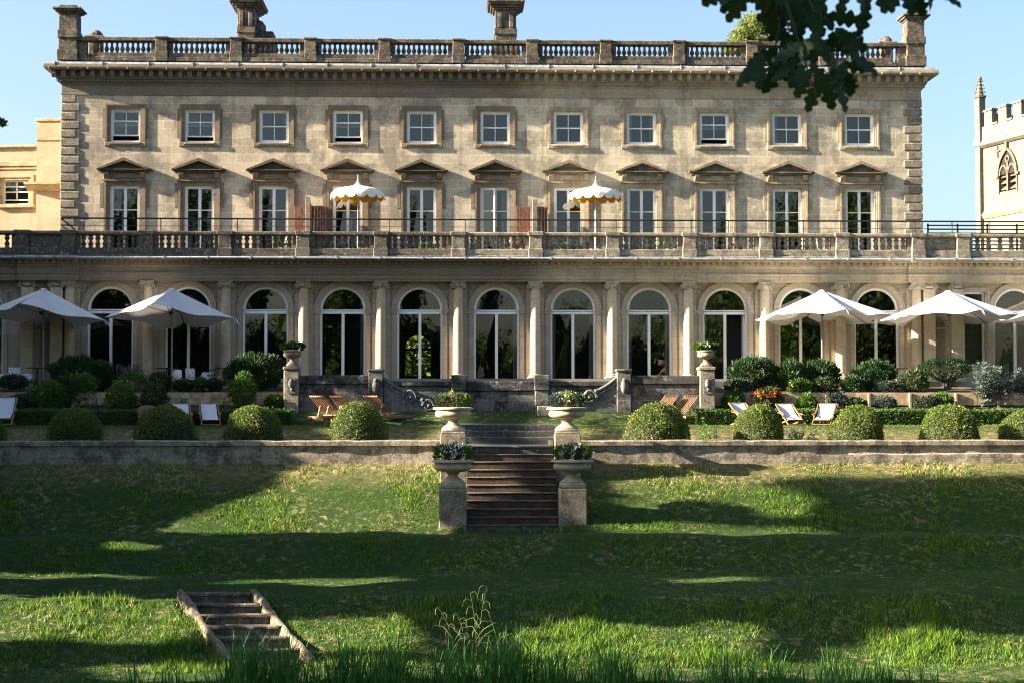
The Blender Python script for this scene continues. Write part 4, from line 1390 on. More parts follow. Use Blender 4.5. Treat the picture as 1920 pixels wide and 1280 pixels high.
# ================================================================== garden walls, steps
PW = -5.5
perron = empty('garden_wall', (0, PW, 0))
tag(perron, 'dark lichen-spotted stone terrace wall with carved scrolls below the central windows', 'wall')
pz = lambda py: zf(py, PW)
px_ = lambda p: xf(p, PW)
zt1, zt0 = pz(703), -1.9
zc1 = pz(714)
def part(name, mat, boxes, parent, cham=.03):
    m = MB()
    for b_ in boxes: m.cbox(*b_, cham)
    return m.build(name, mat, parent)
A, B, C = 1.48, 4.42, 7.4
for s in (-1, 1):
    x0, x1 = sorted((s * (B + .26), s * (C - .28)))
    part('side_panel', 'perron', [(x0, x1, 0, .6, zt0, zt1 - .32)], perron)
    part('coping', 'coping', [(x0, x1, -.05, .6, zt1 - .319, zt1)], perron)
    x0, x1 = sorted((s * (A + .27), s * (B - .27)))
    part('scroll_panel', 'perron', [(x0, x1, .04, .6, zt0, zc1 - .18)], perron)
    part('coping', 'coping', [(x0, x1, -.02, .6, zc1 - .179, zc1 + .01)], perron)
    # scroll relief: a raised swept band with two volutes, falling towards the middle
    m = MB()
    def P(px, py): return (s * ((px - 933) / 52.6), pz(py))
    xs0 = B - .28
    band = []
    for i in range(25):
        t = i / 24
        X = xs0 + (A + .45 - xs0) * t
        z = pz(706) + (pz(778) - pz(706)) * (t + .07 * math.sin(t * 2 * PI * 1.0 + .5)) 
        band.append((s * X, .01, z))
    m.tube(band, [.07 - .025 * i / 24 for i in range(25)], 8)
    m.tube([(x, y, z - .16) for x, y, z in band], .05, 6)
    for (t0, rr) in ((.42, .26), (.74, .23)):
        i0 = int(t0 * 24)
        bx, by, bz = band[i0]
        pts = [(bx + s * -.03 + s * rr * (1 - a / 26) * math.cos(a * .5), -.02, bz - .15 + rr * (1 - a / 26) * math.sin(a * .5)) for a in range(23)]
        m.tube(pts, [.06 * (1 - a / 40) for a in range(23)], 6)
        m.ball((bx - s * .03, -.03, bz - .15), .07, 8, 5)
        m.ball((bx + s * .2, -.0, bz + .06), .09, 8, 5)
    m.build('carved_scroll', 'carving', perron, smooth=60)
    m = MB()
    poly = [(s * xs0, pz(708))] + [(b_[0], b_[2] - .02) for b_ in band[1:]] + [(s * (A + .45), zt0), (s * xs0, zt0)]
    m.prism(poly if s > 0 else poly[::-1], 'y', -.015 + .02, .1)
    m.build('scroll_face', 'carving', perron)
    # piers
    zp = pz(691)
    part('pier', 'perron', [(s * B - .26, s * B + .26, -.1, .5, zt0, zp - .1), (s * B - .29, s * B + .29, -.13, .52, zp - .101, zp)], perron)
    m = MB(); m.ball((s * B, -.1, zp - .62), .13, 10, 6, 1.9); m.ball((s * B, -.12, zp - .42), .09, 8, 5); m.build('carved_mask', 'carving', perron, smooth=60)
    zq = pz(702)
    part('pier', 'perron', [(s * A - .25, s * A + .25, -.1, .5, zt0, zq - .55), (s * A - .27, s * A + .27, -.14, .5, zq - .549, zq)], perron)
    ze = pz(687)
    part('end_pier', 'pier', [(s * C - .27, s * C + .27, -.14, .5, zt0, ze - .12), (s * C - .3, s * C + .3, -.17, .53, ze - .121, ze)], perron)
    m = MB(); m.box(s * C - .14, s * C + .14, -.165, -.13, ze - .95, ze - .4); m.build('carved_panel', 'carving', perron)
    m = MB(); m.ball((s * C, -.16, ze - .6), .11, 8, 5, 1.6); m.ball((s * C + .03, -.16, ze - .8), .07, 8, 5); m.build('carved_mask', 'carving', perron, smooth=60)
part('centre_panel', 'perron', [(-A + .25, A - .25, 0.02, .6, zt0, zc1 - .35)], perron)
part('coping', 'coping', [(-A + .25, A - .25, -.03, .6, zc1 - .349, zc1)], perron)
part('end_block', 'pier', [(A - .18, A + .42, -.5, -.2, zt0, pz(760))], perron)
# terrace fill behind the wall
m = MB(); m.box(-7.6, 7.6, PW + .55, -2.7, -1.9, -.02)
tag(m.build('upper_terrace', 'paving'), kind='structure')

# retaining walls
RWY = -15.5
def rz_(py): return zf(py, RWY, 600)
for s, lab in ((-1, 'long grey stone retaining wall left of the stone steps'), (1, 'long grey stone retaining wall right of the stone steps')):
    m = MB()
    x0, x1 = (-26, -2.02) if s < 0 else (2.02, 26)
    zt = rz_(825)
    n = 60
    X = [x0 + (x1 - x0) * i / n for i in range(n + 1)]
    jz = [random.uniform(-.012, .012) for _ in X]; jy = [random.uniform(-.012, .012) for _ in X]
    m.sheet([[(X[i], RWY + .06 + jy[i], zt - .95), (X[i], RWY + .03 + jy[i], zt - .16), (X[i], RWY - .03 + jy[i], zt - .15), (X[i], RWY - .04 + jy[i], zt - .03 + jz[i]), (X[i], RWY + .02, zt + jz[i]), (X[i], RWY + .42, zt + jz[i]), (X[i], RWY + .45, zt - .95)] for i in range(n + 1)])
    if s > 0:
        m.sheet([[(X[i], RWY - .12 + jy[i], zt - .95), (X[i], RWY - .12 + jy[i], zt - .42 + jz[i] * 2), (X[i], RWY + .05, zt - .38 + jz[i])] for i in range(20, n + 1)])
    o = m.build('retaining_wall', 'retaining')
    tag(o, lab, 'wall')

# stone stair
st = empty('stone_steps', (0, -19, -4.4))
tag(st, 'flight of dark stone steps climbing between urn-topped piers', 'steps')
NR = 11
zb, ztop = -4.42, -2.15
rise = (ztop - zb) / NR
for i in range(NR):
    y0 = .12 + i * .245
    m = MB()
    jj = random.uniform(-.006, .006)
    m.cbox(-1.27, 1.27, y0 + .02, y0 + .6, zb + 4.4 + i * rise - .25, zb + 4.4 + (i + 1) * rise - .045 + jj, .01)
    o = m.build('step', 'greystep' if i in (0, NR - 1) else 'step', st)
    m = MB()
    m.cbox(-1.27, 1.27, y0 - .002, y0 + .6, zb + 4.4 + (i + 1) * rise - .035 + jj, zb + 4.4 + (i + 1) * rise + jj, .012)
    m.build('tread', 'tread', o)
for i in range(3):
    m = MB()
    y0 = 6.75 + i * .32
    z = ztop + 4.4 + i * .19
    m.cbox(-1.75, 1.75, y0, y0 + 1, z - .2, z + .19, .02)
    m.build('step', 'greystep', st)
m = MB()
m.box(-1.27, 1.27, 3.2, 7.0, ztop + 4.2, ztop + 4.395)
m.build('landing', 'greystep', st)
m = MB()
m.box(-1.75, 1.75, 8.3, 13.5, 2.5, 4.4 - 1.60)
m.build('path', 'greystep', st)

# piers, urns and planting
def urn_mesh(sc_=1.0, rim=.58):
    m = MB()
    k = sc_
    m.cbox(-.34 * k, .34 * k, -.34 * k, .34 * k, 0, .07 * k, .012)
    m.lathe([(.32 * k, .069 * k), (.33 * k, .10 * k), (.27 * k, .15 * k), (.17 * k, .22 * k), (.135 * k, .28 * k), (.17 * k, .335 * k), (.19 * k, .345 * k), (.19 * k, .36 * k)], (0, 0, 0), 28)
    m.lathe([(.19 * k, .36 * k), (.36 * k, .385 * k), (.49 * k, .44 * k), (.525 * k, .50 * k), (.51 * k, .56 * k), (.485 * k, .60 * k), (.50 * k, .62 * k), (rim * k, .64 * k), ((rim + .005) * k, .67 * k), ((rim - .01) * k, .695 * k), ((rim - .06) * k, .705 * k), ((rim - .1) * k, .66 * k), (.02, .65 * k)], (0, 0, 0), 28, False)
    return m
def pot_plants(rx, h, seed, flowers, kinds):
    pass
PIERX, UPY, LOY = 1.635, -16.4, -18.63
pier_specs = [(-1, UPY, 'upper left'), (1, UPY, 'upper right'), (-1, LOY, 'lower left'), (1, LOY, 'lower right')]
pier_lab = {(-1, UPY): ('lichen-spotted stone pier left of the top of the steps', 'wide pale stone urn on the upper left pier, pink and green planting in it', 'pink and green border plants filling the upper left urn'),
            (1, UPY): ('lichen-spotted stone pier right of the top of the steps', 'wide pale stone urn on the upper right pier, sunlit', 'grey and white flowering plants filling the upper right urn'),
            (-1, LOY): ('tall orange-lichened stone pier left of the foot of the steps', 'wide weathered stone urn on the lower left pier', 'white pansies and a round boulder of greenery in the lower left urn'),
            (1, LOY): ('tall stone pier in shade right of the foot of the steps', 'wide weathered stone urn on the lower right pier', 'white pansies and dark greenery in the lower right urn')}
urn0 = None
for s, Y, nm in pier_specs:
    lo = Y == LOY
    ztp = zf(914 if lo else 812, Y - .35, 840)
    zbt = -4.5 if lo else -3.7
    e = empty('stone_pier', (s * PIERX, Y, zbt))
    tag(e, pier_lab[(s, Y)][0], 'pier', 'piers beside the steps')
    H = ztp - zbt
    m = MB(); m.cbox(-.375, .375, -.375, .375, 0, H - .02, .025)
    m.build('shaft', 'pier', e)
    m = MB(); m.cbox(-.35, .35, -.35, .35, H - .021, H + .05, .02); m.build('cap', 'pier', e)
    if urn0 is None:
        urn0 = urn_mesh().build('urn', 'urn', smooth=45)
        u = urn0
    else:
        u = urn0.copy(); col.objects.link(u)
    u.location = (s * PIERX, Y, ztp + .05)
    u.rotation_euler.z = 0
    tag(u, pier_lab[(s, Y)][1], 'urn', 'stone urns on the piers')

for s, lab in ((-1, 'small stone urn with grassy plants on the left end pier of the terrace wall'), (1, 'small stone urn with white flowers on the right end pier of the terrace wall')):
    m = urn_mesh(.62, .53)
    o = m.build('urn', 'carving' if False else 'pier', smooth=45, loc=(s * C, PW + .2, pz(687)))
    o.scale = (1, 1, 1.35)
    tag(o, lab, 'urn', 'small urns on the terrace wall')

# timber-and-stone steps in the lowest bank
gs = empty('garden_steps', (-6.9, -26.2, -5.12))
tag(gs, 'short crooked flight of weathered steps with mossy kerbs in the lower left bank', 'steps')
N = 7
for i in range(N):
    t = i / (N - 1)
    y = -.05 - t * 3.15
    x = 1.62 * t
    z = -.02 - t * 1.02
    m = MB()
    m.cbox(x - .78, x + .76, y - .06, y + .5, z - .5, z - .045, .02)
    o = m.build('riser', 'logstep', gs)
    m = MB()
    pts = [(x - .79 + 1.56 * k / 6, y - .07 + random.uniform(-.012, .012), z - .035 + random.uniform(-.012, .012)) for k in range(7)]
    m.tube(pts, .05, 7)
    m.build('step_edge', 'logstep', o)
for sx in (-.83, .81):
    rows = []
    for k in range(25):
        t = k / 24
        x, y, z = sx + 1.62 * t, -3.3 * t + .05, .05 - 1.05 * t + .03 * math.sin(t * 9)
        j = [random.uniform(-.022, .022) for _ in range(6)]
        rows.append([(x - .085 + j[0], y, z - .4), (x - .07 + j[1], y + j[2], z - .03 + j[3] * .7), (x - .03, y, z + .0 + j[4] * .7), (x + .04, y, z + .0 + j[5] * .7), (x + .085 + j[2], y, z - .04), (x + .10 + j[3], y, z - .4)])
    m = MB(); m.sheet([r_[::-1] for r_ in rows])
    m.add(rows[-1], [tuple(range(6))]); m.add(rows[0], [tuple(range(6))[::-1]])
    m.build('kerb', 'kerb', gs, smooth=50)

# raised bed boards
for s in (-1, 1):
    x0, x1 = (-24, -7.72) if s < 0 else (7.72, 24)
    e = empty('raised_bed_edge', (x0, -5.05, -1.1))
    tag(e, 'two-plank timber edge of the raised bed ' + ('left' if s < 0 else 'right') + ' of the terrace wall', 'bed edging')
    m = MB()
    xx = 0
    while xx < x1 - x0 - .1:
        ln = min(2.4, x1 - x0 - xx)
        for q in range(2):
            m.cbox(xx + .004, xx + ln - .004, -.03, .03, .12 + q * .235, .345 + q * .235, .008)
        xx += ln
    m.build('planks', 'board', e)
    xx = .9
    while xx < x1 - x0:
        m = MB(); m.cbox(xx, xx + .085, -.10, -.031, 0, .575, .008); m.build('peg', 'board', e)
        xx += 1.45 + .4 * ((xx * 7) % 1)
# ================================================================== parasols and furniture
def parasol(n, r, rise, hgt, rot, tilt, roll, pole_z, seed):
    """n-sided canvas parasol, canopy part tilts on the pole"""
    e = empty('garden_parasol', (0, 0, 0))
    rn = random.Random(seed)
    pm = MB()
    pm.lathe([(.035, 0), (.035, hgt)], (0, 0, 0), 10)
    pm.build('pole', 'pole', e, smooth=40)
    bm = MB(); bm.lathe([(.32, 0), (.32, .06), (.08, .1), (.06, .25)], (0, 0, 0), 16); bm.build('foot', 'black', e)
    def pt(i, sub, j, J):
        a0, a1 = 2 * PI * i / n + rot, 2 * PI * (i + 1) / n + rot
        t = sub
        q = j / J
        ax, ay = math.cos(a0), math.sin(a0); bx, by = math.cos(a1), math.sin(a1)
        x, y = (ax * (1 - t) + bx * t), (ay * (1 - t) + by * t)
        inward = 1 - .06 * math.sin(PI * t) * q            # hem scooped between the corners
        hem = -.05 * math.sin(PI * t) * q + .045 * q * q * math.sin(2 * PI * t * 1.5 + i * 2.1)
        sag = -.03 * math.sin(PI * q) - .05 * math.sin(PI * q) * math.sin(PI * t)
        return Vector((x * r * q * inward, y * r * q * inward, -rise * q + sag * .55 + hem))
    def surf(off, flip):
        m = MB()
        J, T = 12, 12
        for i in range(n):
            g_ = []
            for j in range(J + 1):
                row = []
                for k in range(T + 1):
                    p = pt(i, k / T, max(j, .35), J)
                    p.z -= off
                    row.append(tuple(p))
                g_.append(row)
            m.sheet(g_ if not flip else [r_[::-1] for r_ in g_])
        return m
    cmb = surf(0, False)
    c = cmb.build('canopy', 'canvas', e, smooth=28, loc=(0, 0, hgt))
    c.rotation_euler = (tilt, roll, 0)
    cap = MB(); cap.lathe([(.16, -.075), (.12, -.03), (.06, -.0), (.01, .01)], (0, 0, 0), 10); cap.build('top_cap', 'canvas', c)
    rb = MB()
    for i in range(n):
        a = 2 * PI * i / n + rot
        p1 = Vector((math.cos(a) * .08, math.sin(a) * .08, -.10)); p2 = pt(i, 0, 12, 12); p2.z -= .03
        rb.tube([p1, (p1 + p2) / 2 + Vector((0, 0, -.06)), p2 * .98], .014, 5)
        hub = Vector((0, 0, -rise * .85)); mid = pt(i, 0, 6, 12); mid.z -= .04
        rb.tube([hub, mid], .012, 5)
    rb.lathe([(.07, -rise * .85 - .06), (.07, -rise * .85 + .06)], (0, 0, 0), 10)
    rb.build('ribs', 'black', c)
    # loose corner flap of the valance
    fl = MB()
    for dx in (0.0, .34):
        a = 2 * PI * (0 if n == 4 else 0) / n + rot
        base = pt(0, .0, 12, 12)
        bx = base * (1 - dx * .35 / r)
        rows = []
        for u in range(5):
            w_ = .12 * math.sin(PI * min(1, .35 + u / 6))
            rows.append([tuple(bx + Vector((.05 * u * .6, -w_, -.055 * u - .0))), tuple(bx + Vector((.05 * u * .6 + .03, w_, -.05 * u)))])
        fl.sheet(rows)
    fl.build('valance_flap', 'canvas', c)
    return e
PY_ = -1.6
FLOOR = -0.29
h1 = zf(543, PY_) - FLOOR
for px, n, rot, til, rol, lab, r in ((80, 4, R(-3), R(-8.5), R(3.5), 'white square parasol cut by the left edge of the picture', 2.5), (323, 4, R(-5), R(-8.0), R(2.2), 'white square parasol second from the left, over a bistro table', 2.5),
                                    (1541, 6, R(-84), R(-3.5), R(0), 'white many-sided parasol left of the pair on the right, sun patch on it', 2.62), (1778, 6, R(-81), R(-3.5), R(-.5), 'white many-sided parasol in front of the right niche', 2.62),
                                    (2004, 6, R(-85), R(-3.5), R(.5), 'white parasol whose tip alone shows at the right edge', 2.6)):
    u = parasol(n, r, 1.12 if n == 4 else 1.08, h1, rot, til, rol, 0, px)
    u.location = (xf(px, PY_, 650), PY_ + random.uniform(-.1, .1), FLOOR)
    tag(u, lab, 'parasol', 'white parasols on the terrace')

def fancy_parasol():
    e = empty('scalloped_parasol', (0, 0, 0))
    Yb = 1.0
    zb_, ztop_, zsh, zhem = 4.72, zf(330, Yb), zf(349, Yb), zf(374, Yb)
    H = ztop_ - zb_
    m = MB(); m.lathe([(.024, 0), (.024, H - .25)], (0, 0, 0), 8); m.build('pole', 'white', e, smooth=40)
    m = MB(); m.lathe([(.28, 0), (.28, .07), (.05, .12)], (0, 0, 0), 14); m.build('foot', 'white', e)
    zs = zsh - zb_; zh = zhem - zb_
    prof = [(.012, H), (.018, H - .14), (.03, H - .22), (.07, H - .31), (.17, zs - .02), (.38, zs - .07), (.64, zs - .12), (.86, zs - .18), (1.0, zs - .27), (1.07, zs - .36), (1.09, zs - .42)]
    def surf(dr, sk):
        m = MB()
        N = 96
        rows = []
        for (r, z) in prof[sk:]:
            row = []
            for i in range(N + 1):
                a = 2 * PI * i / N
                ph = (i % 12) / 12
                bulge = 1 + .035 * math.sin(PI * ph) * min(1, r / .5) - .035 * min(1, r / .5)
                row.append(((r - dr) * bulge * math.cos(a), (r - dr) * bulge * math.sin(a), z - dr * .6))
            rows.append(row)
        last = []
        for i in range(N + 1):
            a = 2 * PI * i / N
            ph = (i % 6) / 6
            last.append(((1.095 - dr) * math.cos(a), (1.095 - dr) * math.sin(a), zs - .44 - .15 * math.sqrt(max(0, math.sin(PI * ph)))))
        rows.append(last)
        return m.sheet([r_[::-1] for r_ in rows])
    surf(0, 0).build('canopy', 'canvas_white', e, smooth=50)
    surf(.022, 4).build('lining', 'canvas_yellow', e, smooth=50)
    m = MB()
    for i in range(8):
        a = 2 * PI * i / 8
        m.tube([(.03 * math.cos(a), .03 * math.sin(a), zs - .45), (.8 * math.cos(a), .8 * math.sin(a), zs - .2)], .008, 4)
    m.build('struts', 'white', e)
    return e
fp = fancy_parasol()
tag(fp, 'scalloped white balcony parasol with yellow lining, beside the left timber screen', 'parasol', 'scalloped parasols on the balcony')
fp.location = (xf(671, 1.0, 400), 1.0, 4.72)
fp.rotation_euler.x = R(1.0)
f2 = copy_tree(fp, loc=(xf(1116, 1.0, 400), 1.0, 4.72), label='scalloped white balcony parasol with yellow lining, beside the right timber screen')
f2.rotation_euler.z = R(13)

# timber screens dividing the balcony
for pxa, pxp, pxb, yp, lab in ((552, 577, 620, 371, 'cedar board screen standing on the balcony left of the left scalloped parasol'), (968, 1003, 1029, 374, 'cedar board screen standing on the balcony left of the right scalloped parasol')):
    Ys = 1.7
    x0, xp, x1 = xf(pxa, Ys, 400), xf(pxp, .9, 400), xf(pxb, Ys, 400)
    e = empty('timber_screen', (xp, Ys, 4.72))
    tag(e, lab, 'screen', 'timber screens on the balcony')
    zt = zf(388, Ys) - 4.72; zpst = zf(yp, .9) - 4.72
    m = MB()
    xx = x0 - xp
    while xx < x1 - xp - .05:
        if abs(xx + .06) > .12: m.cbox(xx, xx + .105, -.02, .02, .03, zt + random.uniform(-.01, .01), .006)
        xx += .115
    m.build('boards', 'screen_wood', e)
    m = MB()
    yy = -.72
    while yy < .7:
        m.box(-.02, .02, yy, yy + .11, .03, zpst - .02 - (yy + .72) * .1); yy += .12
    m.build('return_boards', 'screen_wood', e)
    m = MB(); m.cbox(-.10, .10, -.85, -.73, 0, zpst, .01); m.build('post', 'post_wood', e)

# deckchairs
def deckchair(w_=.62, h=.74, back=.52):
    e = empty('deckchair', (0, 0, 0))
    hw = w_ / 2
    m = MB()
    for s in (-1, 1):
        m.bar((s * hw, -.62, .03), (s * hw, back, h), .03, .05)
    m.tube([(-hw, back, h), (hw, back, h)], .022, 6); m.tube([(-hw, -.6, .05), (hw, -.6, .05)], .018, 6)
    m.build('back_frame', 'chair_wood', e)
    m = MB()
    for s in (-1, 1):
        m.bar((s * (hw - .045), .45, .02), (s * (hw - .045), -.50, .20), .03, .05)
    m.tube([(-hw + .04, -.5, .20), (hw - .04, -.5, .20)], .02, 6)
    m.build('seat_frame', 'chair_wood', e)
    for s in (-1, 1):
        m = MB(); m.bar((s * (hw + .035), -.36, .38), (s * (hw + .035), .22, .45), .05, .025); m.bar((s * (hw + .03), -.2, .24), (s * (hw + .03), -.2, .395), .025, .03)
        m.build('armrest', 'chair_wood', e)
    m = MB()
    rows = []
    for i in range(15):
        t = i / 14
        y = back + (-.5 - back) * t
        z = h + (.20 - h) * t - .13 * math.sin(PI * t ** .9)
        rows.append([(-hw + .05, y - .012, z + .012), (0, y - .012, z - .0), (hw - .05, y - .012, z + .012)])
    m.sheet(rows)
    m.build('sling', 'sling', e, smooth=60)
    return e
dc = deckchair()
dclist = [(393, -7.9, R(14), 'white canvas deckchair right of the rounded bush, whole sling showing', 1), (340, -8.2, R(14), 'white canvas deckchair half hidden behind a rounded bush on the left', 1),
          (4, -8.3, R(8), 'large white canvas deckchair cut by the left edge of the picture', 1.28),
          (1481, -7.9, R(11), 'white canvas deckchair on the right, upright one of the pair', 1), (1546, -8.0, R(-24), 'white canvas deckchair on the right, turned and leaning back', 1),
          (1396, -7.8, R(18), 'white canvas deckchair of which only the corner shows beside a rounded bush', 1.05)]
for i, (px, Y, a, lab, s_) in enumerate(dclist):
    o = dc if i == 0 else copy_tree(dc)
    o.location = (xf(px, Y, 780), Y, float(terr(Y)))
    o.rotation_euler.z = a
    o.scale = (s_, s_, s_)
    tag(o, lab, 'deckchair', 'white deckchairs on the lawn')

# teak loungers
def lounger():
    e = empty('sun_lounger', (0, 0, 0))
    L, W, H = 2.0, .74, .32
    m = MB()
    for s in (-1, 1):
        m.cbox(0, L, s * W / 2 - .025, s * W / 2 + .025, H - .09, H, .008)
    m.box(0, .04, -W / 2 + .026, W / 2 - .026, H - .085, H - .005); m.box(L - .04, L, -W / 2 + .026, W / 2 - .026, H - .085, H - .005)
    m.build('frame', 'teak', e)
    for x in (.12, L - .2):
        for s in (-1, 1):
            m = MB(); m.cbox(x, x + .06, s * (W / 2 - .03) - .03, s * (W / 2 - .03) + .03, 0, H - .09, .006); m.build('leg', 'teak', e)
    m = MB()
    k = .78
    while k < L - .08:
        m.cbox(k, k + .06, -W / 2 + .03, W / 2 - .03, H + .001, H + .022, .004); k += .085
    m.build('seat', 'teak', e)
    m = MB()
    a = R(44)
    for q in range(8):
        yy = -W / 2 + .035 + q * (W - .07) / 7
        m.bar((.74, yy, H + .03), (.74 - .98 * math.cos(a), yy, H + .03 + .98 * math.sin(a)), .038, .018)
    for t in (.03, .97):
        x, z = .74 - .98 * t * math.cos(a), H + .03 + .98 * t * math.sin(a)
        m.bar((x + .012, -W / 2 + .01, z - .022), (x + .012, W / 2 - .01, z - .022), .05, .03)
    m.bar((.3, -.2, H - .03), (.42, -.2, H + .35), .03, .03); m.bar((.3, .2, H - .03), (.42, .2, H + .35), .03, .03)
    m.build('backrest', 'teak', e)
    return e
lg = lounger()
loungers = [(592, -7.1, R(50), 'slatted wooden sun lounger furthest left, backrest raised', False), (630, -6.9, R(50), 'slatted wooden sun lounger in the middle of the left three, behind the round bush', False), (692, -7.0, R(46), 'slatted wooden sun lounger emerging right of the sunlit round bush, long seat showing', False),
            (1262, -7.1, R(180 - 50), 'slatted wooden sun lounger half hidden behind the big round bush', True), (1300, -6.9, R(180 - 50), 'slatted wooden sun lounger with its backrest clear of the big round bush', True)]
for i, (px, Y, a, lab, mir) in enumerate(loungers):
    o = lg if i == 0 else copy_tree(lg)
    dx = .2 * (1 if not mir else -1)
    o.location = (xf(px, Y, 790) - (0.0 if not mir else .0), Y, float(terr(Y)))
    o.rotation_euler.z = a
    tag(o, lab, 'sun lounger', 'wooden sun loungers on the lawn')

# rattan seat behind the second bush
e = empty('rattan_seat', (xf(307, -7.6, 780), -7.6, -1.66))
tag(e, 'brown rattan tub seat mostly hidden behind a rounded bush', 'seat')
for s in (-1, 1):
    m = MB()
    m.lathe([(.30, .05), (.36, .35), (.36, .55), (.26, .66), (.05, .69)], (s * .55, .1, 0), 14)
    m.build('back', 'rattan', e, smooth=50)
m = MB(); m.cbox(-.8, .8, -.4, .4, .04, .36, .06); m.build('base', 'rattan', e)

# bistro tables and chairs
def bistro_table():
    e = empty('bistro_table', (0, 0, 0))
    m = MB(); m.lathe([(.38, .70), (.40, .705), (.40, .73), (.38, .735)], (0, 0, 0), 20); m.build('table_top', 'black', e)
    m = MB(); m.lathe([(.03, .02), (.03, .70)], (0, 0, 0), 8); m.build('pillar', 'black', e)
    for k in range(3):
        a = 2 * PI * k / 3 + .4
        m = MB(); m.tube([(0, 0, .25), (.18 * math.cos(a), .18 * math.sin(a), .12), (.34 * math.cos(a), .34 * math.sin(a), .01)], .016, 5); m.build('leg', 'black', e)
    return e
bt = bistro_table()
for i, (px, Y, lab) in enumerate(((70, -1.3, 'round black bistro table under the leftmost parasol'), (312, -1.2, 'round black bistro table beside the pole of the second parasol'), (421, -1.0, 'round black bistro table right of the patterned cushions'), (1683, -1.2, 'round black bistro table behind the right-hand shrubs'))):
    o = bt if i == 0 else copy_tree(bt)
    o.location = (xf(px, Y, 700), Y, FLOOR)
    tag(o, lab, 'table', 'bistro tables on the terrace')
def bistro_chair():
    e = empty('bistro_chair', (0, 0, 0))
    m = MB()
    m.tube([(-.2, .2, .45), (-.2, .25, .75), (-.12, .27, .86), (.12, .27, .86), (.2, .25, .75), (.2, .2, .45)], .014, 5)
    for q in (-.1, 0, .1): m.tube([(q, .2, .46), (q * 1.1, .265, .86)], .008, 4)
    m.tube([(-.14, .24, .66), (.14, .24, .66)], .008, 4)
    m.build('backrest', 'black', e)
    m = MB(); m.lathe([(.2, .43), (.215, .44), (.2, .455)], (0, 0, 0), 14); m.build('seat', 'black', e)
    for x in (-1, 1):
        for y in (-1, 1):
            m = MB(); m.tube([(x * .15, y * .15, .43), (x * .2, y * .21, 0)], .011, 5); m.build('leg', 'black', e)
        m = MB(); m.tube([(x * .2, .22, .64), (x * .24, 0, .66), (x * .23, -.16, .6), (x * .19, -.16, .44)], .011, 5); m.build('armrest', 'black', e)
    return e
bc = bistro_chair()
for i, (px, Y, a, lab) in enumerate(((266, -1.3, R(70), 'black wire bistro chair between the two left parasols'), (396, -1.1, R(-60), 'black wire bistro chair beside the patterned cushion'), (346, -.9, R(100), 'black wire bistro chair right of the second parasol pole'), (1640, -1.3, R(80), 'brown-black wire bistro chair glimpsed beside a shrub on the right'))):
    o = bc if i == 0 else copy_tree(bc)
    o.location = (xf(px, Y, 700), Y, FLOOR); o.rotation_euler.z = a
    tag(o, lab, 'chair', 'bistro chairs on the terrace')
def cushion(w_, h):
    m = MB()
    n = 8
    rows_f, rows_b = [], []
    for i in range(n + 1):
        rf_, rb_ = [], []
        for j in range(n + 1):
            u, v = i / n * 2 - 1, j / n * 2 - 1
            th = .11 * (1 - u ** 4) * (1 - v ** 4)
            pin = 1 - .06 * (u * u * v * v)
            rf_.append((u * w_ / 2 * pin, -th, (v + 1) * h / 2)); rb_.append((u * w_ / 2 * pin, th, (v + 1) * h / 2))
        rows_f.append(rf_); rows_b.append(rb_[::-1])
    m.sheet([r_[::-1] for r_ in rows_f]); m.sheet([r_[::-1] for r_ in rows_b])
    return m
for px, Y, zz, w_, h, a, rx, lab in ((27, -1.6, .30, .45, .45, 15, -14, 'black and white patterned cushion upright at the far left'), (44, -1.7, .24, .5, .42, -10, -55, 'black and white patterned cushion lying flat at the far left'), (8, -1.7, .22, .5, .4, 5, -50, 'black and white patterned cushion at the picture edge'),
                                  (357, -1.2, .30, .38, .42, 25, -10, 'black and white patterned cushion leaning left behind the second parasol'), (383, -1.2, .26, .42, .38, -20, -35, 'black and white patterned cushion tipped over behind the second parasol')):
    o = cushion(w_, h).build('cushion', 'cushion', smooth=60, loc=(xf(px, Y, 700), Y, FLOOR + zz), rz=R(a))
    o.rotation_euler.x = R(rx)
    tag(o, lab, 'cushion', 'patterned cushions')
for px0, px1, lab in ((-8, 58, 'low wooden bench with patterned cushions at the far left'), (345, 402, 'low bench behind the second parasol pole')):
    Y = -1.5 if px0 < 0 else -1.05
    e = empty('bench', ((xf(px0, Y) + xf(px1, Y)) / 2, Y, FLOOR))
    w_ = xf(px1, Y) - xf(px0, Y)
    tag(e, lab, 'bench')
    m = MB(); m.cbox(-w_ / 2, w_ / 2, -.25, .25, .26, .31, .01); m.build('seat', 'white' if px0 > 0 else 'post_wood', e)
    for s in (-1, 1):
        for d in (-1, 1):
            m = MB(); m.box(s * (w_ / 2 - .06) - .025, s * (w_ / 2 - .06) + .025, d * .2 - .025, d * .2 + .025, 0, .259); m.build('leg', 'black', e)
m = MB(); m.lathe([(.12, 0), (.17, .05), (.19, .2), (.16, .34), (.13, .36), (.12, .33)], (0, 0, 0), 16)
tag(m.build('white_pot', 'white', smooth=40, loc=(xf(332, -1.3), -1.3, FLOOR + .3)), 'round white pot beside the second parasol pole', 'pot')
m = MB(); m.box(-.2, .2, -.2, .2, 0, .3)
# ================================================================== planting
def lump(n, seed, amp=.3, f=2.2):
    """unit directions with lumpy radius"""
    D = rand_dirs(n)
    rad = np.array([1 + amp * mnoise.noise(Vector(d * f) + Vector((seed * 3.7, seed * 1.3, 0))) for d in D])
    return D, rad

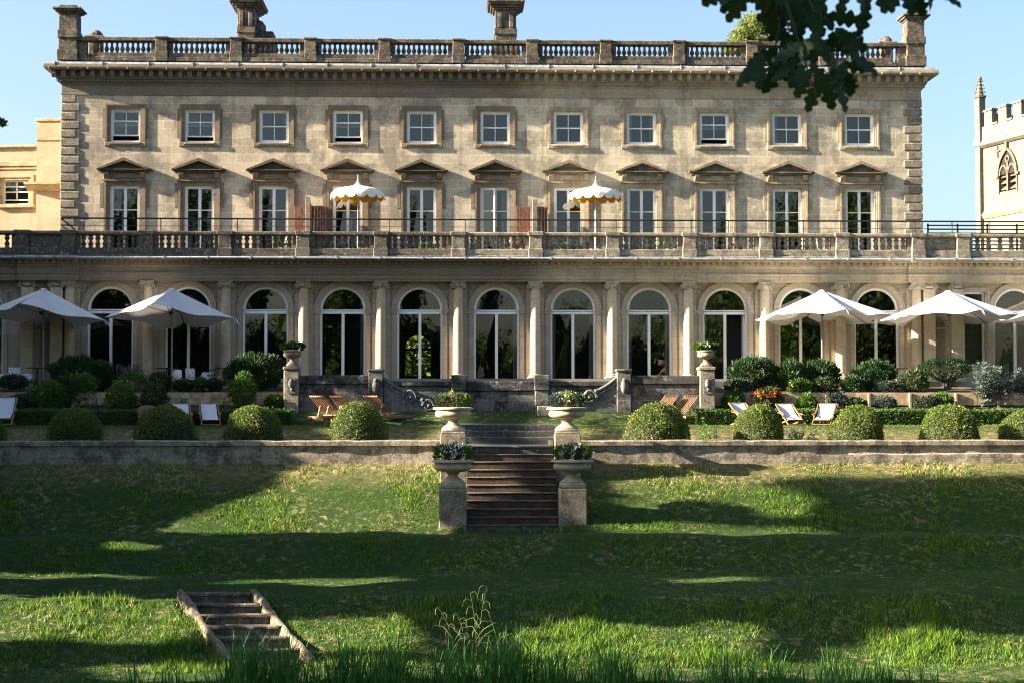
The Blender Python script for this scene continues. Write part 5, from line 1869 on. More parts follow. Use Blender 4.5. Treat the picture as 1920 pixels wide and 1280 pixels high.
def shrub(name, label, cat, loc, w_, h, n, L, W, mat, up=.4, seed=1, group=None, dep=None, flowers=None, stems=True, core=True, lift=.0):
    e = empty(name, loc)
    tag(e, label, cat, group)
    dep = dep or w_
    D, rad = lump(n, seed)
    rr_ = rad * (rng.uniform(.55, 1.0, n) ** .5)
    P = D * rr_[:, None] * np.array([w_ / 2, dep / 2, h / 2]) + np.array([0, 0, h / 2 * (1 + lift)])
    P[:, 2] = np.maximum(P[:, 2], .02)
    dirs = unit(D * (1 - up) + np.array([0, 0, 1]) * up + rand_dirs(n) * .45)
    arr_mesh('foliage', leaf_quads(P, dirs, rng.uniform(.7, 1.3, n) * L, rng.uniform(.7, 1.3, n) * W), 4, mat, e)
    if stems:
        m = MB()
        for q in range(9):
            d = D[q]
            m.tube([(d[0] * .06, d[1] * .06, 0), (d[0] * w_ * .15, d[1] * dep * .15, h * .35), (d[0] * w_ * .32, d[1] * dep * .32, h * .65)], [.02, .014, .006], 4, False)
        m.build('stems', 'bark', e)
    if flowers:
        fm, k, fs = flowers
        D2, r2 = lump(k, seed)
        D2[:, 2] = np.abs(D2[:, 2]) * .8 + .1
        Pf = D2 * r2[:, None] * np.array([w_ / 2, dep / 2, h / 2]) * 1.02 + np.array([0, 0, h / 2])
        V = []
        for p in Pf:
            for t in range(5):
                a = rand_dirs(1)[0]
                V.append(leaf_quads(p[None], a[None], fs, fs * .8))
        arr_mesh('flowers', np.concatenate(V), 4, fm, e)['kind'] = 'stuff'
    return e

def spires(name, label, cat, loc, n, w_, h, mat, fm=None, fs=.05, seed=0, group=None, whorls=False, leafL=.13):
    """tall stems, leaves up the stem, flowers along the top"""
    e = empty(name, loc)
    tag(e, label, cat, group)
    rn = random.Random(seed)
    m = MB(); LV = []; FV = []
    for i in range(n):
        bx, by = rn.uniform(-w_, w_) / 2, rn.uniform(-.2, .2)
        hh = h * rn.uniform(.65, 1)
        lx = rn.uniform(-.12, .12)
        m.tube([(bx * .7, by, 0), (bx + lx * .4, by, hh * .5), (bx + lx, by, hh)], [.012, .009, .004], 4, False)
        for q in range(int(hh / .05)):
            t = q / (hh / .05)
            p = np.array([[bx * (.7 + .3 * t) + lx * t, by, hh * t]])
            if t < .85 or fm is None:
                for s_ in range(2):
                    d = rand_dirs(1); d[0, 2] = abs(d[0, 2]) * .5
                    LV.append(leaf_quads(p, unit(d), leafL * (1.1 - .6 * t), leafL * .36))
            if fm and (t > .55) and (not whorls or q % 3 == 0):
                for s_ in range(9 if whorls else 4):
                    d = rand_dirs(1)
                    FV.append(leaf_quads(p + d * .015, d, fs, fs * .6))
    m.build('stems', 'lime_leaf', e)
    arr_mesh('leaves', np.concatenate(LV), 4, mat, e)
    if FV: arr_mesh('flowers', np.concatenate(FV), 4, fm, e)
    return e

def bedz(Y): return float(terr(Y))
def X_(px, Y): return xf(px, Y, 720)
rosem = 'big dark rosemary bushes along the terrace edge'
def ros(px, Y, wpx, ytop, lab, seed, mat='rosemary', n=5200):
    s_ = F / (Y + 62.5)
    w_ = wpx / s_
    b_ = bedz(Y)
    h = zf(ytop, Y) - b_
    return shrub('rosemary_bush', lab, 'shrub', (X_(px, Y), Y, b_), w_, h, n, .17, .035, mat, .62, seed, rosem, dep=min(w_, 1.1))
ros(142, -3.6, 100, 671, 'wide dark rosemary bush under the leftmost parasol', 1)
ros(186, -3.9, 52, 679, 'smaller round rosemary bush touching the wide one on the left', 2, n=3000)
ros(478, -3.6, 110, 666, 'large dark rosemary bush left of the terrace wall urn', 3, n=6500)
ros(1411, -3.7, 92, 672, 'tall upright rosemary bush right of the terrace wall urn', 4)
ros(1482, -3.8, 64, 679, 'rosemary bush left of the first right-hand parasol pole', 5, n=3600)
ros(1538, -3.6, 72, 677, 'rosemary bush just in front of the first right-hand parasol pole', 6, n=3800)
ros(1641, -3.5, 78, 678, 'domed rosemary bush between the two right-hand parasols', 7, n=4500)
# twisted low pine-like shrub, trunk showing
Y = -3.4; b_ = bedz(Y)
e = shrub('juniper', 'low twisted juniper with bare stems under the second right-hand parasol', 'shrub', (X_(1772, Y), Y, b_ + .35), 100 / 50.8, zf(677, Y) - b_ - .3, 3400, .10, .03, 'rosemary', .25, 9, dep=1.0, lift=.15)
m = MB()
for q in range(6):
    a = q * 1.05
    m.tube([(0.1, 0, -.4), (.1 + .18 * math.cos(a), .1 * math.sin(a), -.05), (.55 * math.cos(a), .3 * math.sin(a), .25), (.8 * math.cos(a), .35 * math.sin(a), .5)], [.06, .045, .03, .012], 6)
m.build('trunk', 'bark', e)
# middle greenery at the front of the beds
sm = 'leafy plants spilling over the planks'
for i, (px, Y, wpx, y0, y1, mat, lab, fl) in enumerate((
        (150, -4.9, 64, 700, 762, 'lime_leaf', 'bright green leafy plant spilling over the planks below the leftmost rosemary', None),
        (250, -4.7, 70, 694, 768, 'lime_leaf', 'bright green leafy plant hanging over the planks left of centre bed', None),
        (300, -4.2, 42, 700, 735, 'olive_leaf', 'olive-grey bushy plant behind the planks below the second parasol', None),
        (88, -5.5, 66, 715, 770, 'lime_leaf', 'tall loose green plants over the planks at the far left', ('yellow_flower', 16, .05)),
        (118, -5.2, 44, 706, 762, 'olive_leaf', 'loose grey-green plant between the far left clump and the rosemary', None),
        (228, -5.5, 52, 722, 772, 'lime_leaf', 'loose bright plant below the tall lavender', ('yellow_flower', 10, .05)),
        (290, -5.5, 46, 720, 772, 'olive_leaf', 'loose plant below the planks under the second parasol', ('yellow_flower', 9, .05)),
        (455, -5.4, 48, 700, 766, 'lime_leaf', 'loose leafy plant in front of the large left rosemary', None),
        (40, -5.8, 44, 742, 770, 'grey_leaf', 'low grey plant below the planks at the far left', ('purple_flower', 14, .05)),
        (25, -4.2, 50, 705, 728, 'grey_leaf', 'low grey tuft at the far left of the raised bed', None),
        (345, -4.4, 40, 714, 732, 'olive_leaf', 'low sprawling plant right of the second parasol pole', None),
        (375, -4.3, 24, 710, 730, 'hedge_leaf', 'small upright tuft in the middle of the left raised bed', None),
        (402, -4.2, 26, 712, 732, 'grey_leaf', 'small grey-purple mound near the right end of the left bed', ('purple_flower', 30, .05)),
        (1440, -5.5, 54, 728, 766, 'olive_leaf', 'orange-flowered plant by the planks right of the terrace wall', ('orange_flower', 70, .10)),
        (1500, -4.4, 42, 712, 742, 'hedge_leaf', 'yellow-green euphorbia in the right raised bed', ('yellow_flower', 12, .06)),
        (1545, -4.3, 46, 708, 742, 'olive_leaf', 'pale-topped euphorbia right of the yellow-green one', ('yellow_flower', 10, .05)),
        (1514, -5.6, 36, 740, 770, 'lime_leaf', 'bright leafy plant below the planks on the right', None),
        (1600, -4.4, 42, 705, 738, 'rosemary', 'dark mound in front of the domed rosemary', None),
        (1665, -4.5, 46, 716, 740, 'grey_leaf', 'low grey mound right of the domed rosemary', None),
        (1712, -4.3, 54, 694, 738, 'olive_leaf', 'loose twiggy plant left of the juniper', None),
        (1660, -5.7, 36, 745, 768, 'silver_leaf', 'rounded silver tuft below the right planks', None),
        (1605, -5.8, 40, 748, 770, 'olive_leaf', 'low olive plant below the right planks', None),
        (1740, -5.7, 50, 744, 772, 'grey_leaf', 'grey-green leafy plant below the planks left of the big thistle', None),
        (1765, -5.5, 40, 738, 768, 'lime_leaf', 'green umbelled plant below the planks left of the big thistle', None),
        (1375, -5.3, 40, 735, 768, 'hedge_leaf', 'dark leafy plant beside the right end pier of the terrace wall', None),
        (515, -5.4, 34, 742, 772, 'hedge_leaf', 'dark leafy plant beside the left end pier of the terrace wall', ('yellow_flower', 8, .05)),
        (1385, -4.6, 50, 712, 738, 'grey_leaf', 'grey-green mound beside the right end pier of the terrace wall', None))):
    s_ = F / (Y + 62.5)
    zt_, zb_ = zf(y0, Y), zf(y1, Y)
    shrub('border_plant', lab, 'plant', (X_(px, Y), Y, zb_), wpx / s_, zt_ - zb_, int(700 + wpx * 13), .12, .05, mat, .45, 20 + i, sm, dep=.7, flowers=fl)
# lavender, phlomis spires
for i, (px, Y, w_, y0, y1, mat, fm, wh, n, lab) in enumerate((
        (232, -3.6, .9, 678, 712, 'grey_leaf', 'purple_flower', False, 26, 'tall purple lavender against the dark window, left bed'),
        (262, -3.7, .6, 700, 716, 'grey_leaf', 'purple_flower', False, 16, 'short purple lavender right of the tall one'),
        (202, -3.8, .3, 668, 716, 'lime_leaf', 'yellow_flower', True, 3, 'single tall yellow-whorled stem beside the leftmost rosemary'),
        (72, -5.5, .75, 710, 768, 'lime_leaf', 'yellow_flower', True, 11, 'yellow-whorled plants climbing past the planks at the far left'),
        (98, -5.4, .55, 706, 768, 'lime_leaf', 'yellow_flower', True, 8, 'yellow-whorled plants right of the far left clump'),
        (226, -5.6, .6, 735, 770, 'lime_leaf', 'yellow_flower', True, 8, 'yellow-whorled plants below the planks in the middle left'),
        (283, -5.5, .5, 724, 770, 'lime_leaf', 'yellow_flower', True, 7, 'yellow-whorled plants at the planks below the second parasol'),
        (418, -5.9, .6, 740, 770, 'silver_leaf', 'yellow_flower', True, 8, 'silver-leaved plant with yellow flowers beside the deckchairs'),
        (457, -5.3, .6, 705, 768, 'lime_leaf', 'yellow_flower', True, 9, 'tall leafy spires in front of the large rosemary'),
        (330, -5.8, 1.0, 744, 768, 'olive_leaf', 'purple_flower', False, 10, 'thin purple salvia below the planks, middle left'),
        (180, -5.8, .9, 744, 768, 'olive_leaf', 'purple_flower', False, 9, 'thin purple salvia below the planks, far left'),
        (1452, -4.0, .2, 680, 735, 'hedge_leaf', None, False, 2, 'single tall green spike right of the upright rosemary'),
        (1572, -3.9, .3, 695, 735, 'hedge_leaf', None, False, 3, 'slim green spikes right of the parasol-pole rosemary'),
        (1732, -4.4, .2, 690, 740, 'hedge_leaf', None, False, 2, 'slim green spike left of the juniper'),
        (1505, -13.9, 1.0, 800, 822, 'hedge_leaf', 'purple_flower', False, 22, 'purple sage tuft on top of the right retaining wall'),
        (1318, -15.2, .12, 775, 850, 'lime_leaf', None, False, 4, 'tall wispy weed growing from the right retaining wall'),
        (1335, -14.9, .4, 795, 822, 'lime_leaf', None, False, 5, 'small weed behind the right retaining wall'))):
    zt_, zb_ = zf(y0, Y), zf(y1, Y)
    spires('flower_spires' if fm else 'green_spikes', lab, 'plant', (X_(px, Y), Y, zb_), n, w_, zt_ - zb_, mat, fm, .05, 50 + i, 'spired border plants', wh, .12 if mat != 'grey_leaf' else .09)

# cardoons: long arching silver leaves
def cardoon(label, loc, w_, h, n, seed):
    e = empty('cardoon', loc)
    tag(e, label, 'plant', 'silver thistles in the right-hand border')
    rn = random.Random(seed)
    V = []
    for i in range(n):
        a = rn.uniform(0, 2 * PI)
        out = rn.uniform(.3, 1.1) * w_ / 2
        zt_ = h * rn.uniform(.5, 1.0)
        b0 = Vector((rn.uniform(-.3, .3) * w_, rn.uniform(-.2, .2) * w_ * .6, h * rn.uniform(0, .5)))
        dr = rn.uniform(.4, 1.0)
        def mid(t): return b0 + Vector((math.cos(a) * out * t ** 1.2, math.sin(a) * out * .7 * t ** 1.2, (zt_ - b0.z) * ((1 + dr) * t - dr * t * t * t)))
        for k in range(1, 9):
            t = k / 9
            p = mid(t); d = (mid(min(1, t + .06)) - mid(t - .06)).normalized()
            sd = d.cross(Vector((0, 0, 1)))
            if sd.length < .05: sd = Vector((1, 0, 0))
            sd.normalize()
            L = .17 * math.sin(PI * min(.95, .25 + .7 * t)) * rn.uniform(.7, 1.2)
            for s_ in (-1, 1):
                dd = (d * .75 + sd * s_ * .8 + Vector((0, 0, .1))).normalized()
                nn = (d - dd * d.dot(dd)).normalized() * L * .16
                V += [p, p + dd * L * .5 + nn, p + dd * L, p + dd * L * .5 - nn]
        tip = mid(1); pr = mid(.85); dd = tip - pr; nn = dd.cross(Vector((0, .3, 1))).normalized() * .02
        V += [pr, pr + dd * .5 + nn, tip, pr + dd * .5 - nn]
    arr_mesh('leaves', np.array([tuple(v) for v in V]), 4, 'silver_leaf', e)
    return e
Y = -5.2
cardoon('big silver-leaved thistle at the right end of the border', (X_(1858, Y), Y, zf(772, Y)), 1.7, 1.75, 150, 3)
cardoon('silver-leaved thistle cut by the right edge of the picture', (X_(1915, Y), Y + .3, zf(772, Y)), 1.5, 1.5, 110, 4)
cardoon('small silver-leaved thistle behind the right-hand deckchairs', (X_(1572, -5.8), -5.8, zf(772, -5.8)), 1.2, .75, 70, 5)

# urn planting
def urn_plants(label, loc, seed, w_, h, mats, fm, nf):
    e = empty('urn_planting', loc)
    tag(e, label, 'plant', 'planting in the stone urns')
    for q, mt in enumerate(mats):
        D, rad = lump(700, seed + q, .35)
        off = np.array([(q - (len(mats) - 1) / 2) * w_ * .45, 0, 0])
        P = D * (rad * rng.uniform(.5, 1, 700))[:, None] * np.array([w_ * .36, w_ * .36, h * (1.0 if q == 1 else .75) / 2 * (1 + .0)]) + off + np.array([0, 0, h * .38])
        P[:, 2] = np.maximum(P[:, 2], 0)
        arr_mesh('foliage', leaf_quads(P, unit(D + np.array([0, 0, 1.0])), .09, .03), 4, mt, e)
    V = []
    for k in range(nf):
        a = rng.uniform(0, 2 * PI); r_ = w_ * .5 * math.sqrt(rng.uniform(.05, 1))
        p = np.array([[r_ * math.cos(a), r_ * math.sin(a), h * rng.uniform(.35, .85)]])
        for t in range(5):
            V.append(leaf_quads(p, rand_dirs(1), .045, .045))
    arr_mesh('flowers', np.concatenate(V), 4, fm, e)['kind'] = 'stuff'
    return e
for s, Y, nm in pier_specs:
    lo = Y == LOY
    ztp = zf(914 if lo else 812, Y - .35, 840) + .05 + .66
    mats = {(-1, UPY): ['olive_leaf', 'light_tree_leaf', 'lime_leaf'], (1, UPY): ['silver_leaf', 'light_tree_leaf', 'olive_leaf'], (-1, LOY): ['lime_leaf', 'silver_leaf', 'lime_leaf'], (1, LOY): ['lime_leaf', 'olive_leaf', 'hedge_leaf']}[(s, Y)]
    urn_plants(pier_lab[(s, Y)][2].replace('and a round boulder of greenery', 'and pale greenery'), (s * PIERX, Y, ztp), 7 + s + int(lo) * 5, .66, .56, mats, 'white_flower' if lo or s > 0 else 'purple_flower', 75 if lo else 40)
for s, lab, fm in ((-1, 'grassy tuft with a few pale flowers in the left small urn', 'white_flower'), (1, 'white flowers and trailing plant in the right small urn', 'white_flower')):
    urn_plants(lab, (s * C, PW + .2, pz(687) + .55), 30 + s, .55, .36, ['lime_leaf' if s < 0 else 'hedge_leaf', 'hedge_leaf', 'rosemary'], fm, 10 if s < 0 else 22)

# clipped box domes
def box_ball(seed, amp):
    e = empty('box_dome', (0, 0, 0))
    n = 9000
    D, rad = lump(n, seed, amp, 1.9)
    D[:, 2] = np.where(D[:, 2] < -.3, -D[:, 2], D[:, 2])
    P = D * (rad * rng.uniform(.95, 1.02, n))[:, None] * np.array([.86, .86, .84]) + np.array([0, 0, .24])
    keep = P[:, 2] > -.02
    P, D = P[keep], D[keep]
    dirs = unit(D * .5 + rand_dirs(len(P)))
    arr_mesh('foliage', leaf_quads(P, dirs, rng.uniform(.03, .07, len(P)), .032), 4, 'box_leaf', e)
    m = MB(); m.ball((0, 0, .24), .80, 20, 12, .96)
    m.build('twigs', 'box_core', e, smooth=80)
    return e
bbs = [box_ball(4, .10), box_ball(9, .15), box_ball(15, .13)]
domes = [(-44, 106, 770, 'clipped round box bush at the left picture edge, barely showing'), (141, 100, 766, 'clipped round box bush second from the left edge, in shade'), (311, 113, 761, 'clipped round box bush in front of the rattan seat'), (476, 107, 760, 'clipped round box bush with a rusty patch, left of the loungers'), (672, 104, 755, 'sunlit clipped round box bush in front of the left loungers'),
         (1231, 122, 757, 'largest clipped box bush, wide and leaning, in front of the right loungers'), (1422, 93, 758, 'small clipped round box bush left of the right-hand deckchairs'), (1607, 100, 762, 'clipped round box bush right of the right-hand deckchairs'), (1781, 112, 760, 'golden-brown clipped round box bush second from the right edge'), (1925, 104, 769, 'clipped round box bush cut by the right edge of the picture')]
for i, (px, wpx, yt, lab) in enumerate(domes):
    o = bbs[i] if i < 3 else copy_tree(bbs[i % 3])
    Y = -13.3 + .25 * math.sin(i * 2.3)
    s_ = F / (Y + 62.5)
    w_ = wpx / s_ / 1.74
    b_ = bedz(Y) - .02
    h = (zf(yt, Y) - b_) / 1.08
    o.location = (xf(px, Y, 790), Y, b_)
    o.scale = (w_, w_, h)
    o.rotation_euler.z = i * 1.1
    tag(o, lab, 'bush', 'clipped round box bushes along the wall')

# low hedges
for px0, px1, lab in ((-60, 548, 'low clipped hedge behind the left-hand bushes'), (1303, 2000, 'low clipped hedge behind the right-hand bushes')):
    Y = -6.75
    x0, x1 = X_(px0, Y), X_(px1, Y)
    e = empty('clipped_hedge', ((x0 + x1) / 2, Y, -1.66))
    tag(e, lab, 'hedge')
    L = (x1 - x0) / 2; H = zf(769, Y) + 1.66; W = .35
    n = int(2600 * L)
    f_ = rng.uniform(0, 1, n)
    P = np.stack([rng.uniform(-L, L, n), rng.uniform(-W, W, n), rng.uniform(0, H, n)], 1)
    top = f_ < .4
    P[top, 2] = H
    P[~top, 1] = -W
    rd = rng.uniform(0, 1, n) < .04
    P[rd, 0] = np.where(P[rd, 0] > 0, L, -L)
    P += rng.normal(0, .022, P.shape)
    P[:, 2] += .02 * np.sin(P[:, 0] * 1.7)
    arr_mesh('foliage', leaf_quads(P, unit(rand_dirs(n) + np.array([0, -.2, .5])), rng.uniform(.04, .08, n), .035), 4, 'hedge_leaf', e)
    m = MB(); m.box(-L + .03, L - .03, -W + .04, W - .04, 0, H - .04); m.build('twigs', 'box_core', e)

# balcony pots and chairs glimpsed between the balusters
def pot_plant(label, px, Y, h, fm=None, mat='lime_leaf'):
    e = empty('potted_plant', (xf(px, Y, 470), Y, 4.72))
    tag(e, label, 'potted plant', 'pots on the balcony')
    m = MB(); m.lathe([(.13, 0), (.17, .28), (.2, .29), (.2, .34), (.17, .34), (.15, .3)], (0, 0, 0), 14); m.build('pot', 'terracotta', e, smooth=40)
    D, rad = lump(260, px, .3)
    P = D * rad[:, None] * np.array([.2, .2, h / 2]) + np.array([0, 0, .34 + h / 2])
    arr_mesh('foliage', leaf_quads(P, unit(D + np.array([0, 0, .8])), .12, .035), 4, mat, e)
for px, Y, h, lab in ((794, .9, .3, 'terracotta pot on the balcony below the fifth balcony door'), (807, .6, .26, 'terracotta pot just right of the pot below the fifth balcony door'), (1061, .8, .3, 'terracotta pot under the right scalloped parasol'), (1246, .7, .34, 'terracotta pot on the balcony left of the ninth balcony door'), (1378, .8, .3, 'terracotta pot on the balcony right of the ninth balcony door'), (1100, 1.4, .4, 'dark leafy pot plant beside the right scalloped parasol pole'), (530, .9, .4, 'leafy pot plant left of the left timber screen')):
    pot_plant(lab, px, Y, h)
def patio_chair():
    e = empty('balcony_chair', (0, 0, 0))
    m = MB()
    for q in range(6): m.bar((-.2 + .08 * q, .2, .45), (-.2 + .08 * q, .3, .88), .03, .015)
    m.bar((-.24, .3, .88), (.24, .3, .88), .03, .03)
    m.build('backrest', 'green_metal', e)
    m = MB(); m.box(-.22, .22, -.22, .22, .43, .455); m.build('seat', 'green_metal', e)
    for x in (-.2, .2):
        for y in (-.2, .2):
            m = MB(); m.tube([(x, y, .43), (x * 1.1, y * 1.1, 0)], .014, 5); m.build('leg', 'green_metal', e)
    return e
pc_ = patio_chair()
for i, (px, Y, a, lab) in enumerate(((450, 1.0, 40, 'pale slatted chair on the balcony between the second and third doors'), (522, 1.2, -70, 'pale slatted chair on the balcony before the third door'), (886, 1.0, 60, 'pale slatted chair on the balcony left of the sixth door'), (940, 1.1, -50, 'pale slatted chair on the balcony before the sixth door'), (1180, 1.0, 50, 'pale slatted chair on the balcony left of the eighth door'), (1320, 1.0, -30, 'pale slatted chair on the balcony left of the ninth door'), (1395, 1.1, 70, 'pale slatted chair on the balcony right of the ninth door'), (1545, 1.0, 80, 'pale slatted chair on the balcony right of the tenth door'))):
    o = pc_ if i == 0 else copy_tree(pc_)
    o.location = (xf(px, Y, 470), Y, 4.72); o.rotation_euler.z = R(a)
    tag(o, lab, 'chair', 'chairs on the balcony')
# ================================================================== grass
def blades(name, label, x0, x1, y0, y1, dens, hmin, hmax, wd, mat, seed, hscale=None):
    g_ = np.random.default_rng(seed)
    n = int((x1 - x0) * (y1 - y0) * dens)
    x = g_.uniform(x0, x1, n); y = g_.uniform(y0, y1, n)
    m = ~((np.abs(x) < 2.0) & (y > -19.05) & (y < -11.0))
    # keep clear of the timber steps
    t = np.clip((-26.2 - y) / 3.3, 0, 1)
    xc = -6.9 + 1.62 * t
    m &= ~((np.abs(x - xc) < .74) & (y < -26.0) & (y > -29.6))
    # clumps
    cl = np.sin(x * 3.1 + np.sin(y * 2.3) * 2) * np.sin(y * 4.7 + np.sin(x * 1.9) * 2) + .6 * np.sin(x * 9.7 + y * 6.1) * np.sin(y * 11.3 - x * 5.2)
    m &= g_.uniform(0, 1, n) < np.clip(.62 + .45 * cl, .18, 1)
    x, y, cl = x[m], y[m], cl[m]
    n = len(x)
    z = ground_z(x, y) - .01
    h = g_.uniform(hmin, hmax, n) * (1 + .35 * np.clip(cl, -1, 1.4))
    if hscale is not None: h *= hscale(x, y)
    a = g_.uniform(0, 2 * PI, n)
    lean = g_.uniform(.1, 1.0, n) * h
    la = g_.uniform(0, 2 * PI, n)
    w_ = wd * g_.uniform(.6, 1.4, n)
    P = np.stack([x, y, z], 1)
    S = np.stack([np.cos(a) * w_ / 2, np.sin(a) * w_ / 2, np.zeros(n)], 1)
    T = P + np.stack([np.cos(la) * lean, np.sin(la) * lean, h], 1)
    V = np.stack([P - S, P + S, T], 1)
    o = arr_mesh(name, V, 3, mat)
    tag(o, label, 'grass', kind='stuff')
    return o
def patch(x, y):
    return .75 + .5 * np.clip(np.sin(x * .8 + y * 1.3) + np.sin(x * 1.7 - y * .6 + 2), -.6, 1.2)
blades('short_grass', 'parched short grass on the upper lawn behind the wall', -21, 21, -14.9, -7.0, 300, .02, .06, .022, 'dry_blade', 1)
blades('bank_grass', 'rough grass on the upper bank below the retaining wall', -18, 18, -19.25, -15.6, 1300, .035, .095, .02, 'blade', 2, patch)
blades('short_grass', 'mown ledge at the foot of the stone steps', -17, 17, -20.35, -19.25, 900, .015, .035, .022, 'mown_blade', 12)
blades('bank_grass', 'rough grass on the second bank below the ledge', -17, 17, -22.1, -20.35, 1300, .03, .09, .019, 'blade', 3, patch)
blades('short_grass', 'mown grass on the flat above the lowest bank', -16, 16, -26.25, -22.1, 1200, .02, .045, .017, 'mown_blade', 4)
blades('bank_grass', 'long rough grass on the lowest bank', -15, 15, -30.0, -26.25, 1000, .05, .17, .02, 'blade', 5, patch)
blades('short_grass', 'short grass on the path beside the lake', -15, 15, -31.4, -29.9, 800, .02, .05, .015, 'mown_blade', 6)

# reeds along the lake edge
def reeds():
    g_ = np.random.default_rng(9)
    V = []
    n = 7000
    for i in range(n):
        px = g_.uniform(60, 1760)
        dens = .25 + .75 * (np.exp(-((px - 520) / 130) ** 2) + np.exp(-((px - 780) / 260) ** 2) + np.exp(-((px - 1040) / 150) ** 2) + .5 * np.exp(-((px - 1450) / 220) ** 2) + .35 * np.exp(-((px - 250) / 160) ** 2))
        dens *= .45 + .55 * max(0, math.sin(px * .045) * math.sin(px * .017 + 1) + .35)
        if g_.uniform() > dens: continue
        y = g_.uniform(-32.3, -31.2)
        X = xf(px, y, 1260)
        tall = .38 + 1.15 * min(1, dens) * g_.uniform(.3, 1.0)
        if px < 420: tall *= .75
        base = Vector((X, y, float(terr(y)) - .05))
        la = g_.uniform(0, 2 * PI); lean = g_.uniform(.05, .55) * tall
        side = Vector((math.cos(la + 1.3), math.sin(la + 1.3), 0))
        w0 = g_.uniform(.012, .026)
        prev = None
        for k in range(5):
            t = k / 4
            c_ = base + Vector((math.cos(la) * lean * t * t, math.sin(la) * lean * t * t, tall * (t - .12 * t * t)))
            wd = w0 * (1 - t * .92)
            cur = (c_ - side * wd, c_ + side * wd)
            if prev: V += [prev[0], prev[1], cur[1], cur[0]]
            prev = cur
    o = arr_mesh('reeds', np.array([tuple(v) for v in V]), 4, 'reed')
    tag(o, 'tall dark green reeds at the edge of the lake', 'reeds', kind='stuff')
reeds()

# tall wild grasses with drooping seed heads
def wild_grass(label, px, py0, py1, lean, seed):
    Y = -31.3
    rn = random.Random(seed)
    b_ = at(px, py1, Y)
    H = zf(py0, Y, px) - b_.z
    e = empty('wild_grass', b_)
    tag(e, label, 'grass stalk', 'tall grass stalks above the reeds')
    m = MB(); sd = MB()
    pts = []
    for k in range(9):
        t = k / 8
        pts.append(Vector((lean * t ** 2.2, .1 * t, H * (t - .04 * t ** 3))))
    m.tube(pts, [.0035 - .0023 * k / 8 for k in range(9)], 5)
    for k in range(3, 9):
        p = pts[k]
        for q in range(1):
            dx = rn.choice((-1, 1)) * rn.uniform(.04, .16)
            a = [p, p + Vector((dx * .6, 0, .04)), p + Vector((dx, 0, -.01)), p + Vector((dx * 1.15, 0, -.12))]
            sd.tube(a, [.003, .003, .006, .002], 4)
    for k in (1, 2, 3):
        p = pts[k]; dx = rn.choice((-1, 1)) * rn.uniform(.2, .4)
        sd.tube([p, p + Vector((dx * .4, 0, .2)), p + Vector((dx, 0, .26 + rn.uniform(-.15, .1)))], [.005, .007, .002], 4)
    m.build('stalk', 'straw', e); sd.build('seed_heads', 'straw', e)
wild_grass('tallest wild grass stalk bending right above the reeds', 898, 1096, 1225, .16, 1)
wild_grass('wild grass stalk with seed heads left of the tallest one', 893, 1108, 1228, -.12, 2)
wild_grass('wild grass stalk bending far left', 850, 1138, 1228, -.28, 3)
wild_grass('short wild grass stalk in the left of the clump', 872, 1150, 1228, -.15, 4)
wild_grass('short wild grass stalk leaning right of the clump', 960, 1178, 1228, .25, 5)
wild_grass('bent wild grass stalk low on the right of the clump', 925, 1188, 1228, .2, 6)

# ================================================================== trees
def tree_leaves(P, n_per, spread, L, g_):
    n = len(P) * n_per
    Q = np.repeat(P, n_per, 0) + g_.normal(0, spread, (n, 3)) * np.array([1, 1, .7])
    D = unit(g_.normal(size=(n, 3)))
    Ls = g_.uniform(.6, 1.3, n) * L
    S = unit(np.cross(D, unit(g_.normal(size=(n, 3)))))
    V = np.stack([Q, Q + D * Ls[:, None] * .45 + S * Ls[:, None] * .3, Q + D * Ls[:, None], Q + D * Ls[:, None] * .45 - S * Ls[:, None] * .3], 1)
    return V
def crown_pts(n, c, r, g_, shell=.45):
    D = unit(g_.normal(size=(n, 3)))
    q = g_.uniform(shell ** 3, 1, n) ** (1 / 3)
    return np.array(c) + D * q[:, None] * np.array(r)
def tree(name, label, base, h, crowns, clumps, per, spread, L, mat, seed, trunk_r=.3, group=None, keep=None, trunk_top=None):
    g_ = np.random.default_rng(seed)
    e = empty(name, base)
    tag(e, label, 'tree', group)
    P = np.concatenate([crown_pts(int(clumps * f), c, r, g_) for c, r, f in crowns])
    m = MB()
    b_ = Vector((0, 0, 0))
    tt = trunk_top or h * .8
    tp = [Vector((.15 * math.sin(k * 1.3), .12 * math.sin(k * 1.7), tt * k / 7)) for k in range(8)]
    m.tube(tp, [trunk_r * (1.25 if k == 0 else 1) * (1 - .75 * k / 7) for k in range(8)], 9)
    for q in range(min(16, len(P)) if keep is None else 0):
        tgt = Vector(P[q * (len(P) // max(1, min(16, len(P))))]) - Vector(base)
        k = min(7, max(2, int(tgt.z / tt * 6)))
        a = tp[k - 1] if k else tp[0]
        m.tube([a, a.lerp(tgt, .5) + Vector((0, 0, .3)), tgt], [trunk_r * .3, trunk_r * .18, .03], 5)
    m.build('trunk', 'bark', e, smooth=60)
    if len(P):
        V = tree_leaves(P, per, spread, L, g_)
        if keep is not None:
            V = V.reshape(-1, 4, 3)
            k_ = keep(V.mean(1))
            for q in range(4): k_ &= keep(V[:, q])
            V = V[k_].reshape(-1, 3)
        arr_mesh('crown', V - np.array(base), 4, mat, e)
    return e
